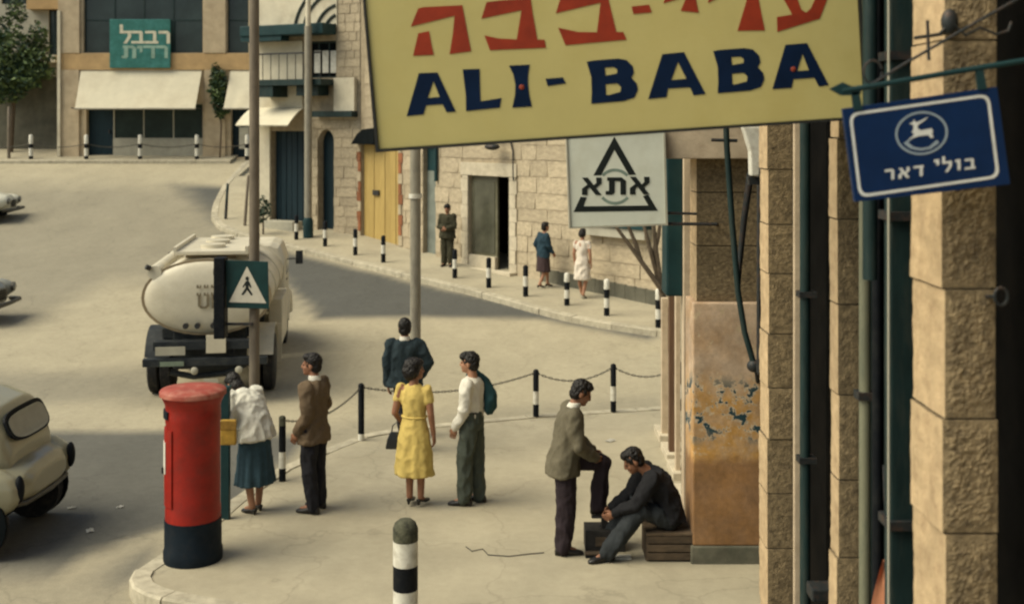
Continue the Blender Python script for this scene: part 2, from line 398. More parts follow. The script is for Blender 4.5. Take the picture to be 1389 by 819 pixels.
for (a, ha), (b, hb), lb in zip(npos, npos[1:], cl):
    chain(a+Vector((0,0,ha*.93)), b+Vector((0,0,hb*.93)), .16, lb)
# far pavement edge
farp = [(402,325),(441,334),(482,346),(520,356),(617,377),(663,390),(713,402),(769,414),(823,428),(893,444)]
fl = ['behind the truck cab, left of the tall grey lamp post', 'just right of the tall grey lamp post', 'in front of the rubble corner left of the yellow gate', 'in front of the yellow gate', 'in front of the soldier', 'below the stone doorway', 'below the walking woman in blue', 'between the woman in blue and the woman in white', 'with a white top, right of the woman in white', 'at the right end of the row, by the bare branches']
for i, ((x, y), lb) in enumerate(zip(farp, fl)):
    p = hit(x, y); white = i >= 7
    striped_post(p, .80 if i >= 8 else .74, [('b',.22),('w',.26),('b',.24),('w',.28)] if white else [('b',.33),('w',.32),('b',.35)], .062, name='striped_post', label='short striped post '+lb, group='striped posts along the far pavement')
for (x, y, h, lx), lb in zip([(306,297,1.15,.06),(332,306,1.6,.07)], ['thin dark leaning post on the far pavement corner', 'taller thin brown leaning post on the far pavement corner']):
    p = hit(x, y); t = thing('leaning_post', p, lb, 'post', 'leaning posts on the corner')
    MB(Matrix.Translation(p) @ Matrix.Rotation(lx, 4, 'Y')).lathe([(.05,-.05),(.05,h*.5)], seg=10).build('lower_shaft', m_iron if h < 1.3 else m_brown_pole, t, True)
    MB(Matrix.Translation(p) @ Matrix.Rotation(lx, 4, 'Y')).lathe([(.045,h*.5),(.045,h-.03),(.02,h)], seg=10).build('upper_shaft', m_green if h < 1.3 else m_brown_pole, t, True)
# hill fence in front of the shop building
hx = [(-32,''),(42,''),(117,''),(190,''),(267,''),(335,'')]
hl = ['white and black fence post cut by the left edge of the hill fence', 'white and black fence post by the shrub, leftmost in view', 'white and black fence post at the left side of the shop door', 'white and black fence post in front of the shop window', 'white and black fence post at the right end of the shop window', 'white and black fence post beside the brown pole']
hp = []
for (x, _), lb in zip(hx, hl):
    p = Vector(((x-CX)*48.55/F, 48.55, g(48.55))); hp.append(p)
    striped_post(p, 1.0, [('b',.12),('w',.32),('b',.18),('w',.38)], .085, name='fence_post', label=lb, group='fence posts on the hill')
for i, (a, b) in enumerate(zip(hp, hp[1:])):
    chain(a+Vector((0,0,.62)), b+Vector((0,0,.62)), .14, 'pale fence chain on the hill, '+['left of the shrub post','between the shrub and the shop door','across the left half of the shop window','across the right half of the shop window','right of the shop window'][i], .02)
# near bollard
pb = hit(550, 852)
striped_post(pb, .93, [('w',.36),('b',.22),('w',.22),('m',.20)], .105, head=[(1.02,.05),(1.02,.55),(.85,.8),(.5,.95),(.1,1)], name='bollard', label='thick concrete bollard with mossy dome and painted bands in the foreground', cat='bollard')
# ================================================================== BUILDINGS
class Frame:
    def __init__(s, a, b):
        s.a = Vector((a[0], a[1], 0)); s.u = Vector((b[0]-a[0], b[1]-a[1], 0)).normalized(); s.n = Vector((-s.u.y, s.u.x, 0))
        if s.n.y < 0: s.n = -s.n
        s.M = Matrix(((s.u.x, s.n.x, 0, s.a.x), (s.u.y, s.n.y, 0, s.a.y), (0,0,1,0), (0,0,0,1)))
    def uz(s, px, py, v=0.0):
        d = Vector(((px-CX)/F, 1, -(py-HY)/F)); o = Vector((0,0,CH)); q = s.a+s.n*v
        t = (q-o).dot(s.n)/d.dot(s.n); p = o+d*t
        return (p-s.a).dot(s.u), p.z
    def rect(s, x0, y0, x1, y1, v=0.0):
        """pixel box -> (u0, u1, z0, z1) on the wall, measured along its middle"""
        xm, ym = (x0+x1)/2, (y0+y1)/2
        return (s.uz(x0,ym,v)[0], s.uz(x1,ym,v)[0], s.uz(xm,y1,v)[1], s.uz(xm,y0,v)[1])
    def mb(s): return MB(s.M)
def facade(fr, u0, u1, z0, z1, holes, th=.35):
    us = sorted({u0,u1,*[h[0] for h in holes],*[h[1] for h in holes]}); zs = sorted({z0,z1,*[h[2] for h in holes],*[h[3] for h in holes]})
    us = [u for u in us if u0 <= u <= u1]; zs = [z for z in zs if z0 <= z <= z1]
    bm = bmesh.new(); V = {}
    def vert(u, z):
        k = (round(u,5), round(z,5))
        if k not in V: V[k] = bm.verts.new((u,0,z))
        return V[k]
    for a, b in zip(us, us[1:]):
        for c, d in zip(zs, zs[1:]):
            m, n = (a+b)/2, (c+d)/2
            if any(h[0] < m < h[1] and h[2] < n < h[3] for h in holes): continue
            bm.faces.new([vert(a,c), vert(b,c), vert(b,d), vert(a,d)])
    ex = bmesh.ops.extrude_face_region(bm, geom=bm.faces[:])
    for v in ex['geom']:
        if isinstance(v, bmesh.types.BMVert): v.co.y = th
    bm.verts.index_update()
    mb = fr.mb(); mb.add([tuple(v.co) for v in bm.verts], [tuple(v.index for v in f.verts) for f in bm.faces]); bm.free()
    return mb
STONE_MESH = {}
def unit_stone(k):
    if k not in STONE_MESH:
        bm = bmesh.new(); bmesh.ops.create_cube(bm, size=1.0); rr = random.Random(k)
        for v in bm.verts: v.co += Vector((rr.uniform(-.03,.03), rr.uniform(-.1,.1), rr.uniform(-.04,.04)))
        me = bpy.data.meshes.new('stone'); bm.to_mesh(me); bm.free(); me.materials.append(m_stone); STONE_MESH[k] = me
    return STONE_MESH[k]
def stones(fr, parent, u0, u1, z0, z1, h, ln, holes, limit=290, ztop=None):
    z = z0; n = 0; rr = random.Random(int(abs(u0*100+z0*10)))
    while z < z1 and n < limit:
        ch = h*rr.uniform(.85,1.15); u = u0-rr.random()*ln*.5
        while u < u1 and n < limit:
            w_ = ln*rr.uniform(.55,1.45); a, b = max(u,u0), min(u+w_,u1); u += w_
            segs = [(a,b)]
            for q in holes:
                if q[2] < z+ch-.02 and q[3] > z+.02:
                    segs = [x for s_ in segs for x in ((s_[0], min(s_[1], q[0])), (max(s_[0], q[1]), s_[1])) if x[1]-x[0] > .07]
            for a, b in segs:
                if b-a < .07: continue
                o = bpy.data.objects.new('stone', unit_stone(rr.randrange(6))); COL.objects.link(o); o.parent = parent
                pr = rr.uniform(.004,.014); c = fr.M @ Vector(((a+b)/2, -pr+.04, z+ch/2))
                o.location = c-ORG[parent.name]; o.scale = (b-a-.02, .09, ch-.02); o.rotation_euler = (0,0,math.atan2(fr.u.y, fr.u.x)); n += 1
        z += ch
    return n
def sheet(fr, name, r, v, th, m, parent, bevel=0):
    return fr.mb().box(r[0], r[1], v, v+th, r[2], r[3]).build(name, m, parent, bevel=bevel)
def window_part(fr, parent, r, nu, nz, v=.16, name='window', frame_m=None, pane_m=None, fw=.06):
    """frame with separate panes"""
    frame_m = frame_m or m_green; pane_m = pane_m or m_glass
    mb = fr.mb(); u0, u1, z0, z1 = r
    mb.box(u0, u0+fw, v-.04, v+.04, z0, z1); mb.box(u1-fw, u1, v-.04, v+.04, z0, z1); mb.box(u0+fw, u1-fw, v-.04, v+.04, z0, z0+fw); mb.box(u0+fw, u1-fw, v-.04, v+.04, z1-fw, z1)
    du = (u1-u0-fw)/nu; dz = (z1-z0-fw)/nz
    for i in range(1, nu): mb.box(u0+i*du, u0+i*du+fw, v-.03, v+.03, z0+fw, z1-fw)
    for i in range(1, nz): mb.box(u0+fw, u1-fw, v-.025, v+.025, z0+i*dz, z0+i*dz+fw)
    wnd = mb.build(name, frame_m, parent)
    for i in range(nu):
        for j in range(nz):
            fr.mb().box(u0+i*du+fw*.5, u0+(i+1)*du+fw*.5, v-.008, v+.008, z0+j*dz+fw*.5, z0+(j+1)*dz+fw*.5).build('pane', pane_m, wnd)
    return wnd
m_tan = mat('tan_render', (.46,.37,.25), .9, .16, 2.2, .3, 30, dirt=(.26,.19,.12), dirt_amt=.45, dscale=1.2)
m_tan2 = mat('ochre_band', (.43,.29,.145), .9, .18, 2, .3, 30)
m_cream = mat('cream_plaster', (.56,.51,.39), .9, .12, 2, .3, 30, dirt=(.36,.30,.21), dirt_amt=.5, dscale=1.5)
m_awn = mat('cream_canvas', (.58,.53,.40), .85, .08, 1.5, .1, 40, dirt=(.44,.38,.27), dirt_amt=.5, dscale=.9)
m_teal = mat('teal_paint', (.010,.036,.040), .55, .25, 3, spec=.2, dirt=(.025,.05,.05), dirt_amt=.5, dscale=4)
m_bluedoor = mat('blue_black_door', (.008,.022,.030), .5, .3, 3, spec=.2, stretch=(6,6,.5))
m_panel = mat('pale_panel', (.36,.34,.27), .7, .15, 3)
m_shopglass = mat('shop_glass', (.018,.030,.026), .2, .4, 1.2, spec=.2)
m_leaf = mat('leaf', (.085,.125,.042), .6, .45, .8, rnd=.2)
m_leafd = mat('leaf_dark', (.03,.058,.034), .6, .5, .8)
m_bark = mat('bark', (.10,.075,.05), .9, .3, 8, .6, 30)

# ---- shop building on the hill -------------------------------------------------
fL = Frame((-18.82, 49.2), (0, 49.2))
zb = g(49.2)
bL = thing('shop_building', (fL.M @ Vector((4, 0, zb))), 'tan rendered shop building with cream awnings and big dark windows up the hill', 'building')
LR = lambda *a: fL.rect(*a)
w1 = LR(113,-60,275,72); w2 = LR(308,-60,337,72); door = LR(117,150,152,212); shopw = LR(152,146,275,189); low = LR(152,189,275,213); side = LR(313,150,346,214)
door = (door[0], door[1], zb-.05, LR(0,140,10,150)[3]); shopw = (door[1], shopw[1], shopw[2], door[3]); low = (door[1], shopw[1], zb-.05, shopw[2]); side = (side[0], side[1], zb-.05, door[3])
holes = [w1, w2, door, (shopw[0], shopw[1], zb-.05, shopw[3]), side]
facade(fL, 0, LR(0,0,349,10)[1], zb-.6, 13.2, holes, .4).build('wall', m_tan, bL)
fL.mb().box(0, LR(0,0,349,10)[1], .401, 7, 13.2, 13.4).build('roof', m_tan2, bL)
ur = LR(0,0,349,10)[1]
fL.mb().box(ur-.3, ur-.001, .401, 7, zb-.6, 13.2).build('side_wall', m_tan, bL)
fL.mb().box(0, .3, .401, 7, zb-.6, 13.2).build('side_wall', m_tan, bL)
fL.mb().box(.3, ur-.3, 1.6, 1.7, zb-.6, 13.2).build('inner_wall', m_dark, bL)
fL.mb().box(.3, ur-.3, .402, 1.6, LR(0,80,10,84)[2], LR(0,80,10,84)[2]+.2).build('inner_floor', m_dark, bL)
for r in (LR(80,73,349,95),): fL.mb().box(-.02, ur+.02, -.09, -.001, r[2], r[3]).build('ledge', m_tan2, bL)
for x0, x1 in ((80,109),(277,307)):
    r = LR(x0,-60,x1,73); fL.mb().box(r[0], r[1], -.12, -.002, r[2]+.01, 13).build('pilaster', m_tan, bL, bevel=.02)
    r = LR(x0,95,x1,212); fL.mb().box(r[0]+.03, r[1]-.02, -.10, -.002, zb-.5, r[3]-.01).build('pilaster', m_tan, bL, bevel=.02)
window_part(fL, bL, w1, 4, 3, .2); window_part(fL, bL, w2, 1, 3, .2)
window_part(fL, bL, shopw, 3, 1, .2, 'shop_window', m_panel, m_shopglass, .05)
sheet(fL, 'window_panel', low, .12, .12, m_panel, bL)
d_ = sheet(fL, 'door', door, .28, .06, m_bluedoor, bL); fL.mb().box(door[1]-.22, door[1]-.17, .20, .279, zb+.95, zb+1.1).build('handle', m_iron, d_)
sheet(fL, 'door', side, .33, .06, m_bluedoor, bL)
r = LR(325,170,338,200); fL.mb().box(r[0], r[1], -.1, .25, zb+.3, zb+1.2).build('display_case', m_panel, bL, bevel=.02)
fL.mb().box(LR(80,0,92,0)[0], LR(80,0,84,0)[1], -.2, -.121, zb, 9).build('downpipe', m_cream, bL)
def awning(fr, r, drop, out, name, label, skew=.1):
    u0, u1, zt = r; t = thing(name, fr.M @ Vector(((u0+u1)/2, -.05, zt-drop)), label, 'awning', 'awnings')
    nu, nv = 16, 8; vs = []
    for j in range(nv+1):
        for i in range(nu+1):
            a, b = i/nu, j/nv
            vs.append((u0-skew*b+(u1-u0+skew*1.2*b)*a, -.02-out*b, zt-drop*b-.05*math.sin(math.pi*b)+.025*math.sin(a*9+b*2)*b))
    fs = [(j*(nu+1)+i, j*(nu+1)+i+1, (j+1)*(nu+1)+i+1, (j+1)*(nu+1)+i) for j in range(nv) for i in range(nu)]
    nb = len(vs); vs2 = vs+[(x, y+.012, z-.012) for x, y, z in vs]; fs2 = fs+[tuple(k+nb for k in f[::-1]) for f in fs]
    fr.mb().add(vs2, fs2).build('canvas', m_awn, t, True)
    fr.mb().tube([(u0-skew-.03, -.02-out, zt-drop-.02), (u1+skew*.2+.03, -.02-out, zt-drop-.02)], .035, 8).build('front_bar', m_grey_pole, t)
    for u in (u0-.02, u1+.02): fr.mb().tube([(u, -.02, zt-drop*1.02), (u, -.02-out*.98, zt-drop*.99)], .025, 6).build('arm', m_iron, t)
    return t
za = LR(0,95,10,96)[3]; a1 = LR(110,0,274,5); awning(fL, (a1[0], a1[1], za), 1.62, 1.0, 'awning', 'long cream canvas awning over the hill shop window', -.12)
a2 = LR(313,0,346,5); awning(fL, (a2[0], a2[1], za), 1.62, 1.0, 'awning', 'short cream canvas awning right of the ivy, beside the brown pole', .05)
# green shop sign
def glyph(ch):
    G = {'ב': (1,[[(0,1),(.75,1),(.85,.9),(.85,.2),(1,.2),(1,0),(0,0),(0,.2),(.6,.2),(.6,.8),(0,.8)]]),
         'ו': (.42,[[(0,1),(1,1),(1,0),(.45,0),(.45,.78),(0,.78)]]),
         'ל': (.85,[[(0,1.5),(.28,1.5),(.28,1),(1,1),(1,.5),(.6,0),(.3,0),(.7,.55),(.7,.8),(0,.8)]]),
         'י': (.42,[[(0,1),(1,1),(1,.5),(.5,.42),(.5,.75),(0,.75)]]),
         'ד': (.95,[[(0,1),(1.02,1),(1.02,.8),(.92,.8),(.92,0),(.64,0),(.64,.8),(0,.8)]]),
         'ר': (.9,[[(0,1),(.75,1),(.95,.82),(.95,0),(.67,0),(.67,.78),(0,.78)]]),
         'א': (1.05,[[(0,1),(.3,1),(1,0),(.7,0)],[(.72,1),(1,1),(1,.66),(.72,.4),(.60,.56),(.74,.7)],[(0,0),(.28,0),(.28,.32),(.40,.44),(.28,.60),(0,.36)]]),
         'ת': (1.1,[[(.08,1),(.78,1),(1,.82),(1,0),(.73,0),(.73,.78),(.45,.78),(.45,.12),(.32,0),(0,0),(0,.2),(.17,.22),(.17,.8),(.08,.8)]])}
    return G[ch]
rs = LR(151,27,233,93); sg = thing('shop_sign', fL.M @ Vector(((rs[0]+rs[1])/2, -.2, rs[2])), 'teal green square shop sign with two rows of pale letters', 'sign')
fL.mb().box(rs[0], rs[1], -.22, -.13, rs[2], rs[3]).build('board', mat('sign_teal', (.03,.145,.125), .5, .25, 3, dirt=(.06,.20,.20), dirt_amt=.6, dscale=3), sg, bevel=.02)
for u in (rs[0]+.3, rs[1]-.3): fL.mb().box(u-.04, u+.04, -.129, -.0, rs[2]+.3, rs[2]+.4).build('bracket', m_iron, sg)
def place_text(txt, u, z, h, wf, fr, v, m, parent, gap=.18):
    for ch in txt:      # left to right as seen
        wd, polys = glyph(ch); mb = fr.mb()
        for k, pl in enumerate(polys): mb.flat([pl], lambda x, y: (u+x*wd*h*wf, v-.001*k, z+y*h), .008)
        mb.build('letter', m, parent); u += wd*h*wf+gap*h
m_signlet = mat('sign_letter_pale', (.55,.52,.40), .6, .2, 4); m_signlet2 = mat('sign_letter_faded', (.22,.33,.27), .6, .3, 3)
du_ = (rs[1]-rs[0]); dz_ = rs[3]-rs[2]
place_text('לבבר', rs[0]+.17*du_, rs[2]+.50*dz_, .26*dz_, 1.05, fL, -.221, m_signlet, sg, .02)
place_text('תידר', rs[0]+.20*du_, rs[2]+.20*dz_, .26*dz_, 1.05, fL, -.221, m_signlet2, sg, .05)

# ---- foliage
def leaf_cloud(mb, c, r, n, size, rng, flat=.4):
    for _ in range(n):
        while True:
            p = Vector((rng.uniform(-1,1), rng.uniform(-1,1), rng.uniform(-1,1)))
            if p.length < 1 and (p.length > .35 or rng.random() < .3): break
        k = 1+.35*noise.noise(p*2.3+Vector(c))
        q = Vector((c[0]+p.x*r[0]*k, c[1]+p.y*r[1]*k, c[2]+p.z*r[2]*k)); s_ = size*rng.uniform(.5,1.3)
        a = Vector((rng.uniform(-1,1), rng.uniform(-1,1), rng.uniform(-.6,.6))).normalized(); b = a.cross(Vector((rng.uniform(-1,1), rng.uniform(-1,1), rng.uniform(-1,1)))).normalized()
        mb.add([q-a*s_, q+b*s_*.45-a*s_*.1, q+a*s_, q-b*s_*.45-a*s_*.1], [(0,1,2),(0,2,3)])
def tree(name, label, base, clouds, trunk, leafs, seed, limbs=()):
    rng = random.Random(seed); t = thing(name, base, label, 'tree' if 'tree' in name else 'plant')
    mb = MB(); mb.tube(*trunk)
    for l_ in limbs: mb.tube(*l_)
    mb.build('trunk', m_bark, t, True)
    for k, m in enumerate(leafs):
        mb = MB()
        for c, r, n, sz in clouds: leaf_cloud(mb, c, r, n//len(leafs), sz, rng)
        o = mb.build('crown', m, t); o['kind'] = 'stuff'
    return t
def LP(px, py, d): return tuple(P(px, py, d))
tb = Vector(((14-CX)*50.2/F, 50.2, g(50.2)))
cl_ = [(LP(20,70,50.2),(1.1,.8,1.0),1200,.13),(LP(10,112,49.8),(1.4,.7,.45),1300,.13),(LP(45,80,50),(.8,.6,.5),500,.12),(LP(5,90,50),(.9,.8,.7),900,.13),(LP(52,58,50.3),(.45,.4,.9),380,.12),(LP(22,18,50.5),(.45,.4,.75),260,.12),(LP(-10,40,50.4),(.9,.5,.7),400,.12),(LP(56,98,49.9),(.55,.5,.35),300,.12),(LP(4,130,49.7),(.9,.5,.35),380,.12),(LP(40,95,50),(.8,.6,.45),600,.12),(LP(-25,70,50.5),(1,.8,1.1),500,.13)]
tree('shrubby_tree', 'dark green shrubby tree overhanging the retaining wall on the hill', tb, cl_, ([tb-Vector((0,0,.2)), tb+Vector((.1,0,1.5)), P(20,110,50.2), P(18,80,50.2)], [.12,.1,.08,.05], 8), (m_leaf, m_leaf, m_leafd), 3,
     limbs=[([P(20,110,50.2), P(45,60,50.3)], [.05,.02], 6), ([P(20,105,50.2), P(5,60,50.2)], [.05,.02], 6)])
ib = Vector(((298-CX)*48.85/F, 48.85, g(48.85)))
cl_ = [(LP(296,118,48.9),(.42,.2,.8),600,.11),(LP(301,142,48.9),(.42,.2,.6),450,.11),(LP(292,98,48.95),(.2,.15,.4),110,.09)]
tree('climbing_plant', 'green climbing plant on the pilaster between the two awnings', ib, cl_, ([ib-Vector((0,0,.1)), ib+Vector((.05,0.05,1.2)), P(298,120,48.95)], [.04,.035,.02], 6), (m_leaf, m_leafd), 5)

# ---- house and retaining wall at the left end of the hill
rw = thing('retaining_wall', ((40-CX)*50.9/F, 50.9, g(50.9)), 'dark stained retaining wall behind the hill fence left of the shop', 'wall')
fR2 = Frame((-30, 50.9), (0, 50.9)); r = fR2.rect(-120,104,81,205)
m_rwall = mat('stained_wall', (.105,.10,.075), .9, .35, 1.4, .4, 20, dirt=(.06,.065,.05), dirt_amt=.6, dscale=1.1)
fR2.mb().box(-12, r[1], 0, .4, g(50.9)-.5, r[3]).build('wall', m_rwall, rw); fR2.mb().box(-12, r[1], -.06, .45, r[3], r[3]+.12).build('coping', m_panel, rw)
hs = thing('hill_house', ((30-CX)*54/F, 54, g(54)), 'pale house with dark shutters behind the shrubby tree at the left', 'building')
fH = Frame((-36, 54), (0, 54)); hw = fH.rect(66,12,80,76); hw2 = fH.rect(2,-8,38,6)
facade(fH, 0, fH.rect(0,0,92,5)[1], g(54)-.5, 14, [hw, hw2], .4).build('wall', m_panel, hs)
for q in (hw, hw2): window_part(fH, hs, q, 2, 3, .15)
fH.mb().box(.2, fH.rect(0,0,92,5)[1]-.2, .7, .8, 4, 14).build('inner_wall', m_dark, hs)
q = fH.rect(42,-6,86,14); fH.mb().box(q[0], q[1], -.5, -.002, q[2], q[3]).build('balcony_front', m_tan2, hs)
q = fH.rect(52,76,84,86); fH.mb().box(q[0], q[1], -.8, -.002, q[2], q[3]).build('balcony_slab', m_cream, hs)
bp_ = thing('wooden_post', Vector(((12-CX)*48.7/F, 48.7, g(48.7))), 'thin brown wooden post by the hill fence at the left', 'post')
MB(Matrix.Translation(bp_.location)).lathe([(.07,-.1),(.065,1.2)], seg=10).build('lower_shaft', m_brown_pole, bp_, True)
MB(Matrix.Translation(bp_.location)).lathe([(.065,1.2),(.055,2.1),(.02,2.13)], seg=10).build('upper_shaft', m_brown_pole, bp_, True)

# ---- corner building with balcony
pa, pc = hit(345,301), hit(489,319)
fM = Frame(pa, pc); bM = thing('corner_building', pa, 'stone and plaster corner building with balcony, teal canopy and arched door', 'building')
MR = lambda *a: fM.rect(*a)
uend = fM.uz(489,250)[0]; gz = lambda u: g((fM.M @ Vector((u,0,0))).y)
dr = MR(368,178,413,292); ar = MR(431,176,453,303); bo = MR(412,56,456,106)
dr = (dr[0], dr[1], gz(dr[0])-.1, dr[3]); ar = (ar[0], ar[1], gz(ar[0])-.1, ar[3])
facade(fM, 0, uend, .2, 12.5, [dr, ar, bo], .45).build('wall', m_joint, bM)
fM.mb().box(.02, uend, .451, 6, 12.5, 12.7).build('roof', m_tan2, bM)
fM.mb().box(0, .4, .451, 6, .2, 12.5).build('side_wall', m_cream, bM)
fM.mb().box(.4, uend-.01, 1.5, 1.6, .2, 12.5).build('inner_wall', m_dark, bM)
for q in (MR(345,-90,458,40), MR(345,57,411.5,150), MR(345,150,367,300)):
    fM.mb().box(max(.001,q[0]), q[1], -.05, -.001, max(q[2], .4), min(q[3],12.4)).build('plaster', m_cream, bM)
sz0 = gz(uend)-.3
us_ = MR(414,160,458,300)[0]; ut = MR(458,0,489,10)[0]
stones(fM, bM, us_, uend, sz0, MR(0,160,5,161)[2], .30, .55, [dr, ar], 130)
stones(fM, bM, ut, uend, MR(0,158,5,159)[2], 12.0, .28, .5, [], 160)
m_grille = mat('arch_dark_line', (.035,.045,.038), .7, .2, 5)
# blind arch of dark concentric mouldings
uc, zc = fM.uz(466,46)
for rr_ in (14,24,35,52,64):
    ru = rr_/s_at((fM.M @ Vector((uc,0,0))).y); pts = []
    for k in range(13):
        a = math.pi*(.5+.5*k/12); pts.append((uc+ru*1.1*math.cos(a)*1.15, -.055, zc+ru*math.sin(a)*1.15))
    pts = [q for q in pts if q[0] < ut-.02]
    if len(pts) > 2: fM.mb().tube(pts, .055, 6).build('arch_moulding', m_grille, bM, True)
q = MR(346,36,456,50); fM.mb().box(q[0], ut-.02, -.75, -.052, q[2], q[3]).build('canopy', m_teal, bM, bevel=.03)
q2 = MR(346,50,400,56); fM.mb().box(q[0], q2[1], -.7, -.3, q[2]-.16, q[2]-.001).build('canopy_valance', m_teal, bM)
# balcony
q = MR(366,104,456,130)
bal = fM.mb().box(q[0], ut-.02, -.85, -.002, q[2]+.30, q[2]+.48).build('balcony_slab', m_green, bM)
fM.mb().box(q[0]+.05, q[0]+.75, -.8, -.06, q[2]-.05, q[2]+.30).build('balcony_bracket', m_green, bM)
fM.mb().box(q[0]+1.5, ut-.3, -.6, -.06, q[2]-.02, q[2]+.30).build('balcony_bracket', m_green, bM)
for k in range(9):
    u = q[0]+.05+(ut-.1-q[0])*k/8; fM.mb().tube([(u,-.8,q[2]+.48),(u,-.8,q[2]+1.25)], .014, 6).build('baluster', m_iron, bal)
fM.mb().box(q[0], ut-.02, -.83, -.77, q[2]+1.25, q[2]+1.30).build('railing', m_iron, bal)
window_part(fM, bM, bo, 3, 1, .25, 'balcony_door', m_green, m_dark, .06)
for x in (425,436,447):
    q3 = MR(x,69,x+8,99); fM.mb().box(q3[0], q3[1], .05, .10, q3[2], q3[3]).build('shutter', m_white, bM)
q = MR(456,106,486,152); fM.mb().box(ut+.0, q[1], -.22, -.045, q[2], q[3]).build('plaster_box', m_cream, bM, bevel=.015)
q = MR(432,151,486,159); fM.mb().box(q[0], q[1], -.35, -.045, q[2], q[3]).build('ledge', m_green, bM)
# door canopy
q = MR(346,146,416,176); mbq = fM.mb(); vs = []
for j in range(7):
    b = j/6
    for i in range(2): vs.append((q[0]+(q[1]-q[0])*i, -.055-.9*b, q[3]-(q[3]-q[2])*(b**1.6)*.8))
vs += [(x, y+.01, z-.03) for x, y, z in vs]
mbq.add(vs, [(2*j,2*j+1,2*j+3,2*j+2) for j in range(6)]+[(14+2*j+2,14+2*j+3,14+2*j+1,14+2*j) for j in range(6)]+[(2*j,2*j+2,14+2*j+2,14+2*j) for j in range(6)]+[(2*j+3,2*j+1,14+2*j+1,14+2*j+3) for j in range(6)]).build('door_canopy', m_awn, bM, True)
# doors
for k in range(6):
    a = dr[0]+(dr[1]-dr[0])*k/6; fM.mb().box(a+.012, a+(dr[1]-dr[0])/6-.012, .22-.01*(k%2), .28, dr[2], dr[3]).build('door_plank', m_bluedoor, bM)
fM.mb().box(ar[0], ar[1], .3, .36, ar[2], ar[3]).build('arched_door', m_bluedoor, bM)
mbq = fM.mb(); ua, ub, zt = ar[0], ar[1], ar[3]; rr_ = (ub-ua)/2
for sgn in (-1, 1):     # spandrels turn the opening into an arch
    um = (ua+ub)/2; lp = [((um+sgn*rr_), zt+.001)]+[(um+sgn*rr_*math.cos(t), zt-rr_*1.3+rr_*1.3*math.sin(t)) for t in [math.pi/2*k/8 for k in range(9)]][::-1]
    mbq.flat([lp], lambda x, y: (x, .30, y), .29, (0,-1,0))
MBs = mbq; MBs.build('arch_spandrel', m_stone, bM)
q = MR(372,292,405,312); fM.mb().box(q[0], q[1]+.2, -.55, -.06, gz(q[0])-.2, gz(q[0])+.16).build('doorstep', m_panel, bM, bevel=.02)
# dark plant in a pot by the door
pp = hit(357,318); pl = [(tuple(pp+Vector((0,0,.75))),(.22,.22,.42),260,.07)]
tree('potted_shrub', 'small dark shrub in a pot against the plaster wall behind the brown pole', pp, pl, ([pp, pp+Vector((0,0,.8))], [.03,.02], 6), (m_leafd,), 9)

# ---- long stone house
pA, pB = hit(893,414), hit(489,319.5)
fS = Frame(pB, pA); bS = thing('stone_house', pB.lerp(pA, .5), 'long weathered stone house with yellow gate and framed doorway', 'building')
SR = lambda *a: fS.rect(*a)
sl = (pA-pB).length; gs = lambda u: g((fS.M @ Vector((u,0,0))).y)
gt = SR(490,196,541,324); gt = (gt[0], gt[1], gs(gt[0])-.15, gt[3])
gd = SR(574,196,591,340); gd = (gd[0], gd[1], gs(gd[1])-.1, gd[3])
dw = SR(636,239,692,366); dw = (dw[0], dw[1], gs(dw[1])-.1, dw[3])
ue = sl+5
facade(fS, .02, ue, -.6, 12, [gt, gd, dw], .45).build('wall', m_joint, bS)
fS.mb().box(.02, ue, .451, 6, 12, 12.2).build('roof', m_tan2, bS)
fS.mb().box(.02, ue, 1.7, 1.8, -.6, 12).build('inner_wall', m_dark, bS)
fS.mb().box(.02, ue, .452, 1.7, -.6, .08).build('inner_floor', m_joint, bS)
fw_ = .2
fram = [(dw[0]-fw_*1.5, dw[1]+fw_*1.5, dw[2], dw[3]+.35), (gt[0]-.22, gt[1]+.22, gt[2], gt[3]+.25)]
stones(fS, bS, .25, sl+3.2, gs(sl)-.25, 6.2, .37, .85, [dw, gd, *fram], 285)
# doorway
m_frame = mat('pale_stone_frame', (.50,.44,.33), .85, .15, 5, .3, 40, rnd=.1, dirt=(.28,.23,.16), dirt_amt=.4, dscale=6)
z = dw[2]; k = 0
while z < dw[3]-.05:
    h = min(.36, dw[3]-z)
    for a, b in ((dw[0]-fw_*1.5+(.05 if k%2 else 0), dw[0]), (dw[1], dw[1]+fw_*1.5-(.05 if k%2 else 0))):
        fS.mb().box(a+.004, b-.004, -.045, .2, z+.005, z+h-.005).build('jamb_stone', m_frame, bS)
    z += h; k += 1
fS.mb().box(fram[0][0], fram[0][1], -.06, .2, dw[3]+.003, dw[3]+.35).build('lintel', m_frame, bS, bevel=.01)
fS.mb().box(dw[0]-.3, dw[1]+.3, -.28, -.05, dw[2]-.2, dw[2]+.16).build('doorstep', m_frame, bS, bevel=.015)
lf = SR(637,240,671,346); lo = SR(637,346,671,366)
m_olive = mat('olive_door', (.10,.095,.06), .35, .3, 2, dirt=(.17,.16,.12), dirt_amt=.6, dscale=2)
dl = fS.mb().box(dw[0], lf[1], .10, .16, dw[2], dw[3]).build('door_leaf', m_olive, bS)
fS.mb().box(dw[0]+.1, lf[1]-.1, .085, .1, lf[2]+.05, dw[3]-.15).build('door_glass', mat('olive_glass', (.07,.07,.05), .15, .4, 1.5, spec=.6), dl)
fS.mb().box(dw[0]-.02, lf[1]+.02, -.01, .09, dw[2], lf[2]-.02).build('door_panel', m_frame, bS)
gl = SR(672,194,691,204); lm = thing('wall_lamp', fS.M @ Vector(((gl[0]+gl[1])/2, -.2, gl[2])), 'small dark wall lamp above the stone doorway', 'lamp')
fS.mb().ell(((gl[0]+gl[1])/2, -.35, (gl[2]+gl[3])/2), (.24,.18,.09)).build('shade', m_iron, lm, True)
